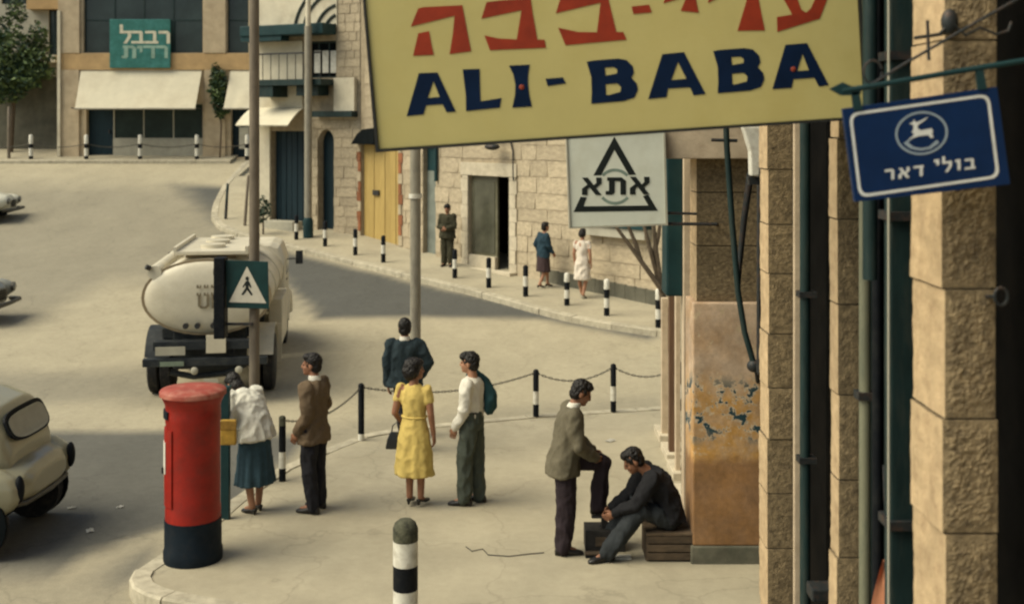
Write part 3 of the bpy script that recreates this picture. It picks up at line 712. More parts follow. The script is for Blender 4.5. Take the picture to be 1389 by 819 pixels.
fS.mb().tube([((gl[0]+gl[1])/2, .01, gl[3]+.1), ((gl[0]+gl[1])/2, -.2, gl[3]+.12), ((gl[0]+gl[1])/2, -.35, gl[3])], .018, 6).build('arm', m_iron, lm)
q = SR(698,205,701,245); cb = thing('wall_cable', fS.M @ Vector((q[0], -.05, q[2])), 'dark cable looping down beside the doorway lintel', 'cable')
fS.mb().tube([(gl[1]+.1,-.05,gl[3]+.05),(q[0],-.06,q[3]),(q[0]+.02,-.06,q[2])], .02, 6).build('cable', m_iron, cb)
# yellow gate of planks
m_gate = mat('yellow_gate', (.40,.285,.10), .6, .15, 4, .2, 40, rnd=.06, stretch=(6,6,.4), dirt=(.26,.16,.05), dirt_amt=.5, dscale=1.5)
m_redq = mat('red_quoin', (.24,.095,.045), .85, .3, 5, rnd=.2)
gate = thing('yellow_gate', fS.M @ Vector(((gt[0]+gt[1])/2, .1, gt[2])), 'tall yellow wooden plank gate in the stone house', 'gate')
for k in range(7):
    a = gt[0]+(gt[1]-gt[0])*k/7; b = gt[0]+(gt[1]-gt[0])*(k+1)/7
    fS.mb().box(a+.008, b-.008, .10-.01*(k%2), .15, gt[2], gt[3]-.02).build('plank', m_gate, gate)
for zz in (.4, 1.6): fS.mb().box(gt[0], gt[1], .151, .2, gt[2]+zz, gt[2]+zz+.15).build('rail', m_gate, gate)
q = SR(504,260,512,265); fS.mb().box(q[0], q[1], .03, .099, q[2], q[3]+.04).build('latch', m_iron, gate)
z = gt[2]; k = 0
while z < gt[3]:
    for a, b in ((gt[0]-.2+(.06 if k%2 else 0), gt[0]-.004), (gt[1]+.004, gt[1]+.2-(.06 if k%2 else 0))):
        fS.mb().box(a, b, -.03, .2, z+.006, z+.29).build('quoin', m_redq if k%3 else m_stone, bS)
    z += .3; k += 1
q = SR(489,178,512,196)
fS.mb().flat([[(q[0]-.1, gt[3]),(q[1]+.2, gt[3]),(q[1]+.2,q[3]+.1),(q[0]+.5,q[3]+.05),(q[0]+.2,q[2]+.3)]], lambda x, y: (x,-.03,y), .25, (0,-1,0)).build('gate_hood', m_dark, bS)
# grey door behind the pole
m_greyd = mat('grey_blue_door', (.17,.19,.165), .6, .2, 3, dirt=(.08,.09,.08), dirt_amt=.5, dscale=2)
fS.mb().box(gd[0], gd[1], .15, .2, gd[2], gd[3]-.75).build('door', m_greyd, bS); fS.mb().box(gd[0], gd[1], .15, .2, gd[3]-.75, gd[3]).build('transom', m_teal, bS)
q = SR(594,196,600,246); fS.mb().tube([(q[0],-.07,q[2]),(q[0],-.07,q[3]+1.2)], .05, 8).build('drainpipe', m_teal, bS)
# ledge right of the hung sign and stained base
q = SR(800,308,884,321); fS.mb().box(q[0], q[1], -.25, .0, q[2], q[3]).build('ledge', m_panel, bS); fS.mb().box(q[0], q[1], -.3, .0, q[3]+.003, q[3]+.12).build('ledge_top', m_teal, bS)
q = SR(735,360,893,414); nseg = 12
for k in range(nseg):
    a = q[0]+(q[1]-q[0])*k/nseg; b = q[0]+(q[1]-q[0])*(k+1)/nseg
    fS.mb().box(a+.004, b-.004, -.07, 0, gs(a)-.4, gs(b)+.33).build('plinth_stone', m_rwall, bS)
# ================================================================== NEAR SHOPFRONTS ON THE RIGHT
def WX(d): return 1.36+.0347*d
def XP(px, d): return (px-CX)*d/F
def ZP(py, d): return CH-(py-HY)*d/F
nb = thing('shopfront_building', (2.2, 9, 0), 'stone shopfront building with rough piers and dark doorways along the right', 'building')
m_recess = mat('recess_shade', (.005,.0048,.0045), .8, .35, 3, spec=.03, dirt=(.012,.010,.008), dirt_amt=.5, dscale=2)  # near-black colour holds the shade inside the doorways
m_soff = mat('lintel_stone', (.52,.42,.30), .9, .18, 4, .3, 40, dirt=(.28,.2,.13), dirt_amt=.5, dscale=3)
# recessed back wall (doorway shade in its colour), upper storey, end wall
MB().add([(WX(2.6)+.42,2.6,-.3),(5,2.6,-.3),(5,7.69,-.3),(WX(7.69)+.42,7.69,-.3),(WX(2.6)+.42,2.6,5.8),(5,2.6,5.8),(5,7.69,5.8),(WX(7.69)+.42,7.69,5.8)], [(0,1,2,3),(4,5,6,7),(0,1,5,4),(1,2,6,5),(2,3,7,6),(3,0,4,7)]).build('back_wall', m_recess, nb)
MB().box(2.46,5,7.7,11.93,-.3,5.8).build('back_wall', m_recess, nb)
MB().add([(WX(12)+.55,12.0,-.3),(5,12.0,-.3),(5,16.4,-.3),(WX(16.4)+.55,16.4,-.3),(WX(12)+.55,12.0,5.8),(5,12.0,5.8),(5,16.4,5.8),(WX(16.4)+.55,16.4,5.8)], [(0,1,2,3),(4,5,6,7),(0,1,5,4),(1,2,6,5),(2,3,7,6),(3,0,4,7)]).build('back_wall', m_joint, nb)
MB().add([(WX(2.6),2.6,5.801),(6,2.6,5.801),(6,16.4,5.801),(WX(16.4),16.4,5.801),(WX(2.6),2.6,10),(6,2.6,10),(6,16.4,10),(WX(16.4),16.4,10)], [(0,1,2,3),(4,5,6,7),(0,1,5,4),(1,2,6,5),(2,3,7,6),(3,0,4,7)]).build('upper_wall', m_stone, nb)
def rock_stone(x0, x1, y0, y1, z0, z1, parent, name='stone', nu=26, nv=60, amp=.014, m0=None, m1=None, seed=0):
    """block with a rough front (towards -y) and a dressed left side"""
    bm = bmesh.new(); V = {}
    def vt(i, j):
        if (i,j) not in V:
            a, b = i/nu, j/nv; e = min(1, 6*min(a,1-a), 8*min(b,1-b))
            p = Vector((x0+(x1-x0)*a, 0, z0+(z1-z0)*b))
            d = (.45+.22*noise.noise(p*14+Vector((seed,seed,0)))+.40*noise.noise(p*48+Vector((seed,0,0)))+.45*noise.noise(p*105+Vector((0,seed,0))))*amp*e*2
            V[(i,j)] = bm.verts.new((p.x, y0-d, p.z))
        return V[(i,j)]
    for i in range(nu):
        for j in range(nv): bm.faces.new([vt(i,j),vt(i+1,j),vt(i+1,j+1),vt(i,j+1)])
    W_ = {}; ns = 6
    def vl(k, j):
        if k == 0: return vt(0, j)
        if (k,j) not in W_:
            p = Vector((x0, y0+(y1-y0)*k/ns, z0+(z1-z0)*j/nv))
            W_[(k,j)] = bm.verts.new((x0-.003*(1+noise.noise(p*25+Vector((seed,1,0))))-.004*noise.noise(p*6), p.y, p.z))
        return W_[(k,j)]
    for k in range(ns):
        for j in range(nv):
            f = bm.faces.new([vl(k+1,j),vl(k,j),vl(k,j+1),vl(k+1,j+1)]); f.material_index = 1
    c = [bm.verts.new(p) for p in ((x1,y1,z0),(x1,y1,z1))]
    bm.faces.new([vt(nu,j) for j in range(nv+1)]+[c[1],c[0]])
    bm.faces.new([vl(k,nv) for k in range(ns,-1,-1)]+[vt(i,nv) for i in range(1,nu+1)]+[c[1]])
    bm.faces.new([vl(k,0) for k in range(ns,-1,-1)]+[vt(i,0) for i in range(1,nu+1)]+[c[0]])
    bm.normal_update()
    o = ORG[parent.name]
    for v in bm.verts: v.co -= o
    me = bpy.data.meshes.new(name); bm.to_mesh(me); bm.free()
    ob = link(name, me, m0 or m_rock, parent); me.materials.append(m1 or m_rock2)
    return ob
def pier(pxl, pxn, pxr, zj, pitch, seed, amp=.012):
    df = 1.36/((pxl-CX)/F-.0347); dn = 1.36/((pxn-CX)/F-.0347); x0 = WX(dn); x1 = XP(pxr, dn)
    MB().box(x0+.012, x1-.01, dn+.02, df-.004, -.2, 5.8).build('pier_core', m_joint, nb)
    z = zj
    while z > 0: z -= pitch
    k = 0; rj = random.Random(seed); za_ = z
    while z < 5.7:
        z2 = za_+pitch*(k+1)+rj.uniform(-.02,.02)
        rock_stone(x0+rj.uniform(-.006,.006), x1+rj.uniform(-.006,.006), dn+rj.uniform(-.006,.006), df, max(z, 0)+.004, z2-.004, nb, seed=seed+k, amp=amp); z = z2; k += 1
    return dn, df, x0, x1
p1 = pier(1242,1280,1351, ZP(390,4.105), .437, 10, .006)
p2 = pier(1033,1042,1076, ZP(301,7.45), .347, 40, .002)
p3 = pier(1128,1137,1166, ZP(301,5.62), .405, 70, .002)
# plastered far pier with peeling paint
d4 = 11.43; xl, xr = XP(940,d4), XP(1034,d4)
def peel_mat():
    m = bpy.data.materials.new('peeling_plaster'); m.use_nodes = True; n = m.node_tree.nodes; l = m.node_tree.links; b = n['Principled BSDF']; b.inputs['Roughness'].default_value = .9
    tc = n.new('ShaderNodeTexCoord'); sp = n.new('ShaderNodeSeparateXYZ'); l.new(tc.outputs['Object'], sp.inputs[0])
    def nz(sc, det=6):
        a = n.new('ShaderNodeTexNoise'); a.inputs['Scale'].default_value = sc; a.inputs['Detail'].default_value = det; a.inputs['Roughness'].default_value = .65; l.new(tc.outputs['Object'], a.inputs['Vector']); return a.outputs['Fac']
    def mixc(fac, c1, c2):
        mm = n.new('ShaderNodeMixRGB'); l.new(fac, mm.inputs['Fac'])
        if isinstance(c1, tuple): mm.inputs['Color1'].default_value = (*c1,1)
        else: l.new(c1, mm.inputs['Color1'])
        mm.inputs['Color2'].default_value = (*c2,1); return mm.outputs[0]
    def rng_(v, a, b, lo=0, hi=1):
        r = n.new('ShaderNodeMapRange'); r.inputs['From Min'].default_value = a; r.inputs['From Max'].default_value = b; r.inputs['To Min'].default_value = lo; r.inputs['To Max'].default_value = hi; l.new(v, r.inputs['Value']); return r.outputs[0]
    def mul(a, b_):
        q = n.new('ShaderNodeMath'); q.operation = 'MULTIPLY'; l.new(a, q.inputs[0]); l.new(b_, q.inputs[1]); return q.outputs[0]
    z = n.new('ShaderNodeMath'); z.operation = 'MULTIPLY_ADD'; l.new(nz(3.5), z.inputs[0]); z.inputs[1].default_value = .35; l.new(sp.outputs['Z'], z.inputs[2]); zz = z.outputs[0]
    c = mixc(rng_(nz(2.2), .42, .62), (.54,.40,.28), (.44,.29,.17))                       # pinkish plaster
    c = mixc(mul(rng_(zz, 2.05, 1.75), rng_(nz(5), .40, .60, .35, 1)), c, (.50,.27,.075))   # ochre wash
    c = mixc(rng_(zz, 1.22, 1.12, 0, .85), c, (.235,.12,.05))                            # rust brown dado
    c = mixc(mul(rng_(nz(9, 4), .60, .64), rng_(zz, 1.15, 1.3)), c, (.55,.42,.27))         # pale flakes
    pn = nz(7.5, 4); band = mul(rng_(zz, 1.32, 1.46), rng_(zz, 2.02, 1.86))
    c = mixc(mul(rng_(pn, .515, .54), band), c, (.56,.46,.33))                              # flaked rim
    patch = mul(rng_(pn, .552, .57), band)
    c = mixc(patch, c, (.012,.045,.055))                                                   # dark teal remains of paint
    for sc_, lo_, hi_ in ((3, .72, 1.2), (22, .82, 1.14)):
        v_ = n.new('ShaderNodeVectorMath'); v_.operation = 'SCALE'; l.new(c, v_.inputs[0]); l.new(rng_(nz(sc_, 8), .3, .7, lo_, hi_), v_.inputs['Scale']); c = v_.outputs[0]
    l.new(c, b.inputs['Base Color']); bp = n.new('ShaderNodeBump'); bp.inputs['Strength'].default_value = .5; bp.inputs['Distance'].default_value = .01; l.new(nz(14, 8), bp.inputs['Height']); l.new(bp.outputs[0], b.inputs['Normal'])
    return m
m_peel = peel_mat()
MB().box(xl, xr, d4, d4+.5, .17, ZP(411,d4)).build('plastered_pier', m_peel, nb, bevel=.015)
MB().box(xl-.02, xr+.01, d4-.025, d4+.5, -.1, .169).build('plinth', mat('grey_plinth', (.12,.115,.085), .9, .3, 6, dirt=(.06,.07,.05), dirt_amt=.5, dscale=5), nb, bevel=.015)
for i, (za_, zb_) in enumerate([(ZP(411,d4), ZP(335,d4)), (ZP(335,d4), ZP(262,d4)), (ZP(262,d4), ZP(215,d4))]):
    rock_stone(xl+.05, xr-.01, d4+.10, d4+.5, za_+.006, zb_-.004, nb, seed=100+i, amp=.004)
MB().box(XP(898,d4), xr+.15, d4-.12, d4+.55, ZP(215,d4), ZP(215,d4)+.62).build('lintel', m_soff, nb, bevel=.01)
# door leaves and steps of the far shops (their ends step away along the wall)
for px0, px1, d, m, top in ((898,906,15.9,m_soff,405),(908,915,15.0,mat('brown_leaf', (.13,.075,.045), .7, .3, 4, stretch=(4,4,.4)),395),(917,923,14.2,m_soff,390),(926,937,13.2,m_green,385)):
    MB().box(XP(px0,d), XP(px1,d), d, d+.12, .0, ZP(top,d)).build('door_leaf', m, nb)
    MB().box(XP(px0,d)-.05, XP(px0,d)+.55, d-.12, d+.5, -.1, .09).build('doorstep', m_frame, nb, bevel=.01)
MB().box(XP(904,12.6), XP(927,12.6), 12.6, 13.0, ZP(402,12.6), ZP(212,12.6)).build('shutter_box', m_teal, nb, bevel=.02)
MB().box(XP(928,12.5), XP(937,12.5), 12.5, 12.7, 0, ZP(215,12.5)).build('door_post', m_soff, nb)
MB().box(XP(899,12.65), XP(938,12.65), 13.01, 13.1, 3.4, 5.8).build('fascia', m_soff, nb)
# drainpipes and posts between the piers
def pipe(name, px, d, r, m, label, z0=0, z1=5.75, sq=False, clamps=()):
    x = XP(px, d); t = thing(name, (x, d, z0), label, 'pipe', 'drainpipes of the shopfronts')
    if sq: MB().box(x-r, x+r, d-r*.7, d+r*.7, z0, z1).build('shaft', m, t, bevel=.008)
    else: MB().tube([(x,d,z0),(x,d,z1)], r, 14).build('shaft', m, t, True)
    for zc_ in clamps: MB().box(x-r-.012, x+r+.03, d-r-.01, d+r+.02, zc_, zc_+.035).build('clamp', m_iron, t)
    return t
m_gpipe = mat('greenish_pipe', (.17,.17,.115), .5, .2, 4, dirt=(.07,.09,.07), dirt_amt=.6, dscale=5, stretch=(2,2,.5))
pipe('square_post', 1222, 4.75, .056, m_green, 'square dark green post beside the rough near pier', sq=True, clamps=(2.63,3.86,4.5))
pipe('conduit', 1205.5, 4.66, .005, m_panel, 'thin pale strip for the reflection along the edge of the dark green post')  # pale strip added as the reflection on the post's edge
pipe('drainpipe', 1173, 5.35, .026, m_gpipe, 'pale greenish drainpipe right of the middle pier', clamps=(3.0,1.6))
pipe('drainpipe', 1092, 7.15, .032, m_green, 'dark green drainpipe beside the second stone pier', clamps=(3.2,2.2))
pipe('door_post', 1081, 7.35, .022, m_soff, 'narrow tan timber post beside the second stone pier', sq=True)
pipe('drainpipe', 1190, 5.1, .022, m_black, 'thin black pipe left of the square green post')
pipe('drainpipe', 1180, 4.9, .03, m_green, 'dark green pipe behind the blue sign', z0=3.6)
pipe('drainpipe', 1183, 6.0, .06, m_green, 'wide dark green pipe behind the yellow sign edge', z0=0)
# bottom bracket near second pier
x = XP(1115,7.0); bk = thing('pipe_shoe', (x, 7.0, ZP(812,7.0)), 'small grey iron ledge at the foot of the dark doorway', 'ledge')
MB().box(x-.07, WX(7)+.43, 6.95, 7.1, ZP(812,7.0), ZP(795,7.0)).build('ledge', m_iron, bk, bevel=.01)
# hanging peach cloth
x = XP(1203,5.0); clo = thing('hanging_cloth', (x, 5.0, ZP(835,5)), 'peach coloured cloth hanging in the doorway behind the green post', 'cloth')
mb = MB(); vs = []
for j in range(9):
    b = j/8
    for i in range(5):
        a = i/4; ww = .012+.055*math.sin(min(1,b*1.3)*math.pi*.55)
        vs.append((x-ww+2*ww*a, 5.0+.015*math.sin(a*7+b*2), ZP(762,5)-b*.45))
vs += [(p_[0], p_[1]+.02, p_[2]) for p_ in vs]
mb.add(vs, [(j*5+i,j*5+i+1,j*5+i+6,j*5+i+5) for j in range(8) for i in range(4)]+[(45+j*5+i+5,45+j*5+i+6,45+j*5+i+1,45+j*5+i) for j in range(8) for i in range(4)])
mb.build('cloth', mat('peach_cloth', (.50,.21,.115), .8, .2, 6), clo, True)
MB().tube([(x,5.0,ZP(762,5)-.01),(x+.05,5.2,ZP(762,5)+.35),(WX(5.3)+.44,5.3,ZP(762,5)+.4)], .006, 6).build('string', m_iron, clo)
# conduits and lamp on the plastered pier
cp = thing('bent_conduit', P(1022,492,10.9), 'bent grey conduit running down beside the plastered pier', 'pipe')
MB().tube([P(983,120,10.9), P(986,200,10.9), P(993,300,10.9), P(1001,395,10.9), P(1010,450,10.9), P(1022,492,10.9)], .028, 10).build('conduit', m_green, cp, True)
MB().tube([P(1018,235,11), P(1009,300,11), P(1003,360,11), P(1001,395,10.92)], [.035,.03,.026,.02], 8).build('branch', m_iron, cp, True)
MB().ell(P(1023,496,10.9), (.07,.05,.06)).build('clamp', m_iron, cp, True)
MB().tube([P(1026,500,10.9), P(1028,517,11.0), P(1030,517,11.43)], .022, 8).build('wall_hook', m_iron, cp, True)
MB().tube([P(965,190,10.9), P(1000,191,10.9)], .018, 6).build('cross_rod', m_iron, cp)
rd = thing('thin_rod', P(1030,505,9.6), 'thin dark rod hanging left of the second pier', 'rod')
MB().tube([P(1030,120,9.6), P(1029.5,330,9.6), P(1029,505,9.6)], .018, 8).build('rod', m_iron, rd); MB().tube([P(1029,505,9.6), P(1034,508,9.6), P(1045,508,9.7)], .02, 6).build('hook', m_iron, rd)
lp_ = thing('enamel_shade', P(1020,242,9.2), 'tapered white enamel shade hanging under the yellow sign', 'lamp')
MB().flat([[(1004,172),(1030,172),(1028,205),(1026,238),(1015,238),(1014,205)]], lambda x, y: P(x, y, 9.2), .12).build('shade', m_white, lp_, bevel=.012)
MB().flat([[(1012,240),(1030,240),(1028,250),(1014,250)]], lambda x, y: P(x, y, 9.2), .08).build('socket', m_iron, lp_)
MB().tube([P(1020,172,9.15), P(1020,60,9.15)], .012, 6).build('stem', m_iron, lp_)

# ================================================================== SIGNS
def px_plane(d): return lambda x, y: tuple(P(x, y, d))
def board(px, d, th, name, m, parent, bevel=.004):
    return MB().flat([px], px_plane(d+th), th).build(name, m, parent, bevel=bevel)
m_yel = mat('sign_yellow', (.50,.43,.175), .55, .08, 1.6, dirt=(.45,.37,.13), dirt_amt=.55, dscale=2.2, spec=.2)
m_red = mat('sign_red', (.26,.026,.007), .6, .22, 9)
m_navy = mat('sign_navy', (.003,.012,.038), .6, .2, 9, spec=.1)
ds = 5.2
sb = [(489,-92),(1152,-138),(1168.5,158.5),(515.5,202.5)]
ys_ = thing('shop_sign', P(840,182,ds+.03), 'big yellow hanging sign with red and navy painted letters', 'sign')
board(sb, ds, .045, 'board', m_yel, ys_)
fo = [(486,-96),(1155,-142),(1172,161.5),(511.5,206.5)]
MB().flat([fo, sb[::-1]], px_plane(ds+.05), .062).build('frame', mat('sign_frame', (.02,.02,.018), .6, .3, 12), ys_)
def Z2(x, y): return (540+x/4.34, y/4.34)
def Z3(x, y): return (840+x/4.085, y/4.085)
def letter(loops, conv, m, sh=(0,0)):
    lp = [[(conv(*p)[0]+sh[0], conv(*p)[1]+sh[1]) for p in l_] for l_ in loops]
    MB().flat(lp, px_plane(ds-.001), .0015).build('letter', m, ys_)
letter([[(75,158),(118,52),(150,44),(378,33),(402,160),(430,303),(303,320),(322,200),(332,95)]], Z2, m_red)
letter([[(118,198),(182,185),(196,260),(210,325),(88,330)]], Z2, m_red)
letter([[(490,112),(520,15),(600,5),(780,-8),(792,80),(820,235),(862,236),(870,283),(540,297),(508,210),(590,228),(698,234),(726,62)]], Z2, m_red)
letter([[(928,80),(958,-15),(1040,-25),(1230,-40),(1248,40),(1285,190),(1325,190),(1345,235),(985,268),(942,165),(1060,190),(1170,192),(1192,18)]], Z2, m_red)
letter([[(68,38),(165,28),(180,70),(78,80)]], Z3, m_red)
letter([[(245,20),(275,-80),(420,-95),(425,0),(440,72),(340,62),(366,0),(372,-18)]], Z3, m_red)
letter([[(655,172),(708,-5),(715,-45),(580,-28),(492,18),(515,-120),(530,-280),(610,-285),(612,-140),(785,-150),(772,0),(806,170)]], Z3, m_red)
letter([[(875,178),(873,96),(958,82),(912,0),(870,-130),(955,-140),(988,0),(1008,55),(1035,72),(1060,50),(1083,0),(1110,-150),(1200,-155),(1150,0),(1110,105)]], Z3, m_red)
letter([[(50,685),(122,432),(232,428),(340,658),(285,662),(262,615),(165,622),(150,675)],[(175,578),(208,480),(245,572)]], Z2, m_navy)
letter([[(380,410),(480,407),(482,500),(485,598),(608,578),(598,635),(400,655),(398,560)]], Z2, m_navy)
letter([[(653,388),(775,382),(766,440),(765,490),(772,560),(788,628),(672,635),(688,560),(690,500),(678,440)]], Z2, m_navy)
letter([[(868,465),(970,457),(988,492),(880,508)]], Z2, m_navy)
Bl = [[(520,285),(560,278),(690,268),(740,275),(775,310),(782,345),(768,375),(797,405),(804,440),(785,483),(725,503),(545,518),(548,450),(545,370)],[(620,318),(670,315),(690,328),(688,350),(625,362)],[(625,410),(690,405),(710,425),(707,452),(640,470),(627,468)]]
letter(Bl, Z3, m_navy, (-171.5, 14.3)); letter(Bl, Z3, m_navy)
letter([[(160,550),(238,302),(358,290),(478,522),(412,530),(392,485),(270,492),(262,540)],[(288,445),(325,345),(372,438)]], Z3, m_navy)
letter([[(848,495),(920,250),(1040,240),(1160,472),(1105,480),(1080,432),(965,440),(955,488)],[(985,395),(1015,300),(1050,390)]], Z3, m_navy)
m_rust = mat('rust_spot', (.25,.04,.02), .7, .3, 30)
for q in (Z2(728,515), Z3(965,385)): MB().ell(P(q[0], q[1], ds-.003), (.012,.004,.012), nu=10, nv=6).build('screw', m_rust, ys_, True)
for px_, py_ in ((640,-104),(1060,-134)): MB().tube([P(px_,py_,ds+.03), P(px_+20,-260,ds+.03), ], .012, 8).build('hanger', m_iron, ys_)
MB().tube([P(560,-262,ds+.03), (WX(5.2)+.3, ds+.03, 5.70)], .02, 8).build('bracket_arm', m_iron, ys_)
# white triangle sign
d2 = 11.2; m_sw = mat('sign_white', (.64,.66,.57), .5, .08, 2, dirt=(.50,.50,.39), dirt_amt=.5, dscale=2.5); m_ink = mat('sign_black', (.010,.014,.013), .5, .2, 10); m_ring = mat('sign_ring', (.20,.26,.22), .5, .2, 8)
ts = thing('triangle_sign', P(838,305,d2), 'square white hanging sign with black triangle emblem and three letters', 'sign')
def Z4(x, y): return (760+x/5.46, 170+y/5.46)
tb_ = [Z4(45,60),Z4(755,30),Z4(772,722),Z4(72,748)]
board(tb_, d2, .10, 'board', m_sw, ts)
MB().flat([[Z4(36,50),Z4(764,20),Z4(784,732),Z4(62,758)], tb_[::-1]], px_plane(d2+.11), .125).build('frame', m_panel, ts)
for lp in ([(400,85),(560,365),(508,368),(400,182),(302,370),(245,372)], [(150,530),(196,534),(172,600),(652,594),(612,525),(652,515),(722,632),(98,642)]):
    MB().flat([[Z4(*p) for p in lp]], px_plane(d2-.001), .002).build('triangle', m_ink, ts)
def arc(c, r0, r1, a0, a1, n=18, ky=1.0):
    o = [(c[0]+r1*math.cos(a0+(a1-a0)*k/n), c[1]+r1*ky*math.sin(a0+(a1-a0)*k/n)) for k in range(n+1)]; i = [(c[0]+r0*math.cos(a0+(a1-a0)*k/n), c[1]+r0*ky*math.sin(a0+(a1-a0)*k/n)) for k in range(n,-1,-1)]
    return o+i
MB().flat([[Z4(*p) for p in arc((405,455), 112, 134, math.radians(222), math.radians(318))]], px_plane(d2-.0005), .001).build('ring', m_ring, ts)
MB().flat([[Z4(*p) for p in arc((405,455), 112, 134, math.radians(40), math.radians(140))]], px_plane(d2-.0005), .001).build('ring', m_ring, ts)
def tri_letter(ch, x0, x1, y0, y1):
    wd, polys = glyph(ch); mb = MB()
    for k, pl in enumerate(polys): mb.flat([[Z4(x0+(x1-x0)*a, y1+(y0-y1)*b) for a, b in pl]], px_plane(d2-.0035-.0005*k), .002)
    mb.build('letter', m_ink, ts)
tri_letter('א', 160, 305, 388, 516); tri_letter('ת', 335, 485, 386, 514); tri_letter('א', 515, 660, 382, 512)
MB().tube([P(772,303,d2+.06), P(972,304,d2+.06), P(972,304,d4+.16)], .016, 8).build('lower_arm', m_iron, ts); MB().tube([P(905,289,d2+.06), P(945,290,d2+.06)], .013, 8).build('upper_arm', m_iron, ts)
# blue post sign
d3 = 3.9; bs = thing('post_sign', P(1262,262,d3), 'dark blue hanging sign with white border, leaping deer emblem and lettering', 'sign')
m_blue = mat('sign_blue', (.003,.020,.075), .45, .25, 4, spec=.2); m_bw = mat('sign_offwhite', (.66,.66,.62), .5, .12, 10)
def Z5(x, y): return (1130+x/4.309, 100+y/4.309)
bc = [Z5(46,206),Z5(945,78),Z5(1022,645),Z5(118,748)]
board(bc, d3, .02, 'plate', m_blue, bs, .002)
def rrect(c, r, n=6):
    out = []
    for i in range(4):
        p, q, s_ = Vector(c[i-1]), Vector(c[i]), Vector(c[(i+1)%4])
        a = q+(p-q).normalized()*r; b = q+(s_-q).normalized()*r
        for k in range(n+1):
            t = k/n; out.append(tuple(a*(1-t)**2+q*2*t*(1-t)+b*t*t))
    return out
def inset(c, d):
    m_ = sum((Vector(q) for q in c), Vector((0,0)))/4
    return [tuple(Vector(q)+((m_-Vector(q)).normalized()*d*1.3)) for q in c]
o4 = [(92,232),(912,117),(975,608),(152,726)]; i4 = [(110,246),(897,136),(955,595),(166,706)]
MB().flat([[Z5(*p) for p in rrect(o4,60)], [Z5(*p) for p in rrect(i4,48)][::-1]], px_plane(d3-.0005), .001).build('border', m_bw, bs)
ec = (517,348)
def ellp(rx, ry, n=36, rot=-.13): return [(ec[0]+rx*math.cos(2*math.pi*k/n)*math.cos(rot)-ry*math.sin(2*math.pi*k/n)*math.sin(rot), ec[1]+rx*math.cos(2*math.pi*k/n)*math.sin(rot)+ry*math.sin(2*math.pi*k/n)*math.cos(rot)) for k in range(n)]
m_bl2 = mat('sign_paleblue', (.30,.36,.40), .5, .15, 10)
MB().flat([[Z5(*p) for p in ellp(154,127)], [Z5(*p) for p in ellp(142,115)][::-1]], px_plane(d3-.0005), .001).build('emblem_ring', m_bl2, bs)
deer = [(445,292),(468,284),(470,268),(482,284),(500,282),(556,252),(540,270),(512,290),(496,300),(492,318),(512,332),(575,320),(584,336),(578,352),(588,374),(570,376),(556,358),(500,366),(470,376),(440,384),(466,366),(474,352),(460,344),(470,322),(470,302)]
MB().flat([[Z5(*p) for p in deer]], px_plane(d3-.0005), .001).build('deer', m_bw, bs)
MB().flat([[Z5(*p) for p in [(412,408),(440,386),(460,384),(436,402),(470,428),(515,436),(560,428),(606,388),(620,404),(570,440),(515,450),(455,440)]]], px_plane(d3-.0005), .001).build('ribbon', m_bl2, bs)
def bl_letter(ch, x, y, wpx, hpx):   # x,y = lower left in zoom pixels; baseline tilts up to the right
    wd, polys = glyph(ch); ta = math.radians(-7.2); mb = MB()
    for k, pl in enumerate(polys):
        mb.flat([[Z5(x+a*wpx*math.cos(ta)+b*hpx*math.sin(ta)*-.0-b*hpx*.10*-0, y+a*wpx*math.sin(ta)-b*hpx) for a, b in pl]], px_plane(d3-.0005-.0003*k), .001)
    mb.build('letter', m_bw, bs)
for ch, x, y, wp in (('ב',770,562,62),('ו',714,566,30),('ל',638,578,56),('י',590,566,30),('ד',470,604,58),('א',382,615,66),('ר',302,624,58)): bl_letter(ch, x, y, wp, 62)
MB().tube([P(1142,124,d3), P(1300,97,d3), P(1436,75,d3)], .010, 10).build('bracket_arm', m_teal, bs, True)
MB().flat([[(1124,121),(1142,112),(1153,117),(1168,120),(1166,128),(1150,130),(1140,130)]], px_plane(d3+.006), .012).build('arrow_finial', m_teal, bs)
for a, b in (((1159,126),(1163,149)), ((1327,94),(1331,121))): MB().flat([[(a[0]-5,a[1]),(a[0]+5,a[1]-1),(b[0]+6,b[1]),(b[0]-6,b[1]+1)]], px_plane(d3+.006), .012).build('hanger', m_teal, bs)
MB().tube([P(1180,116,d3), P(1230,85,d3), P(1320,33,d3), P(1436,-32,d3)], .005, 8).build('stay_rod', m_iron, bs)
MB().tube([P(1184+13*math.cos(t), 98+16*math.sin(t), d3) for t in [k*.55 for k in range(12)]], .004, 6).build('scroll', m_iron, bs)
MB().box(XP(1434,d3), 3.2, 3.3, 4.09, 0, 5.8).build('end_pier', m_rock, nb)
# iron hooks, wires on the near pier
hk_ = thing('wire_bracket', P(1300,60,4.0), 'rusty bracket with curled wires fixed high on the rough near pier', 'bracket')
MB().tube([P(1258,28,4.04), P(1260,82,4.04)], .006, 6).build('rod', m_iron, hk_); MB().tube([P(1240,52,4.06), P(1275,47,4.06), P(1300,40,4.08)], .007, 6).build('rod', m_iron, hk_)
MB().tube([P(1275,45,4.06), P(1290,30,4.04), P(1310,48,4.04), P(1330,38,4.05), P(1352,47,4.05), P(1368,42,4.05), P(1372,30,4.05)], .005, 6).build('wire', m_iron, hk_, True)
MB().ell(P(1288,30,4.06), (.03,.025,.045)).build('insulator', m_iron, hk_, True)
wk = thing('wall_hook', P(1358,400,4.0), 'round iron eye beside the joint of the near pier', 'hook')
MB().tube([P(1358+9*math.cos(t), 402+12*math.sin(t), 4.06) for t in [k*2*math.pi/12 for k in range(13)]], .006, 6).build('eye', m_iron, wk); MB().tube([P(1349,402,4.06), P(1335,402,4.12)], .007, 6).build('shank', m_iron, wk)

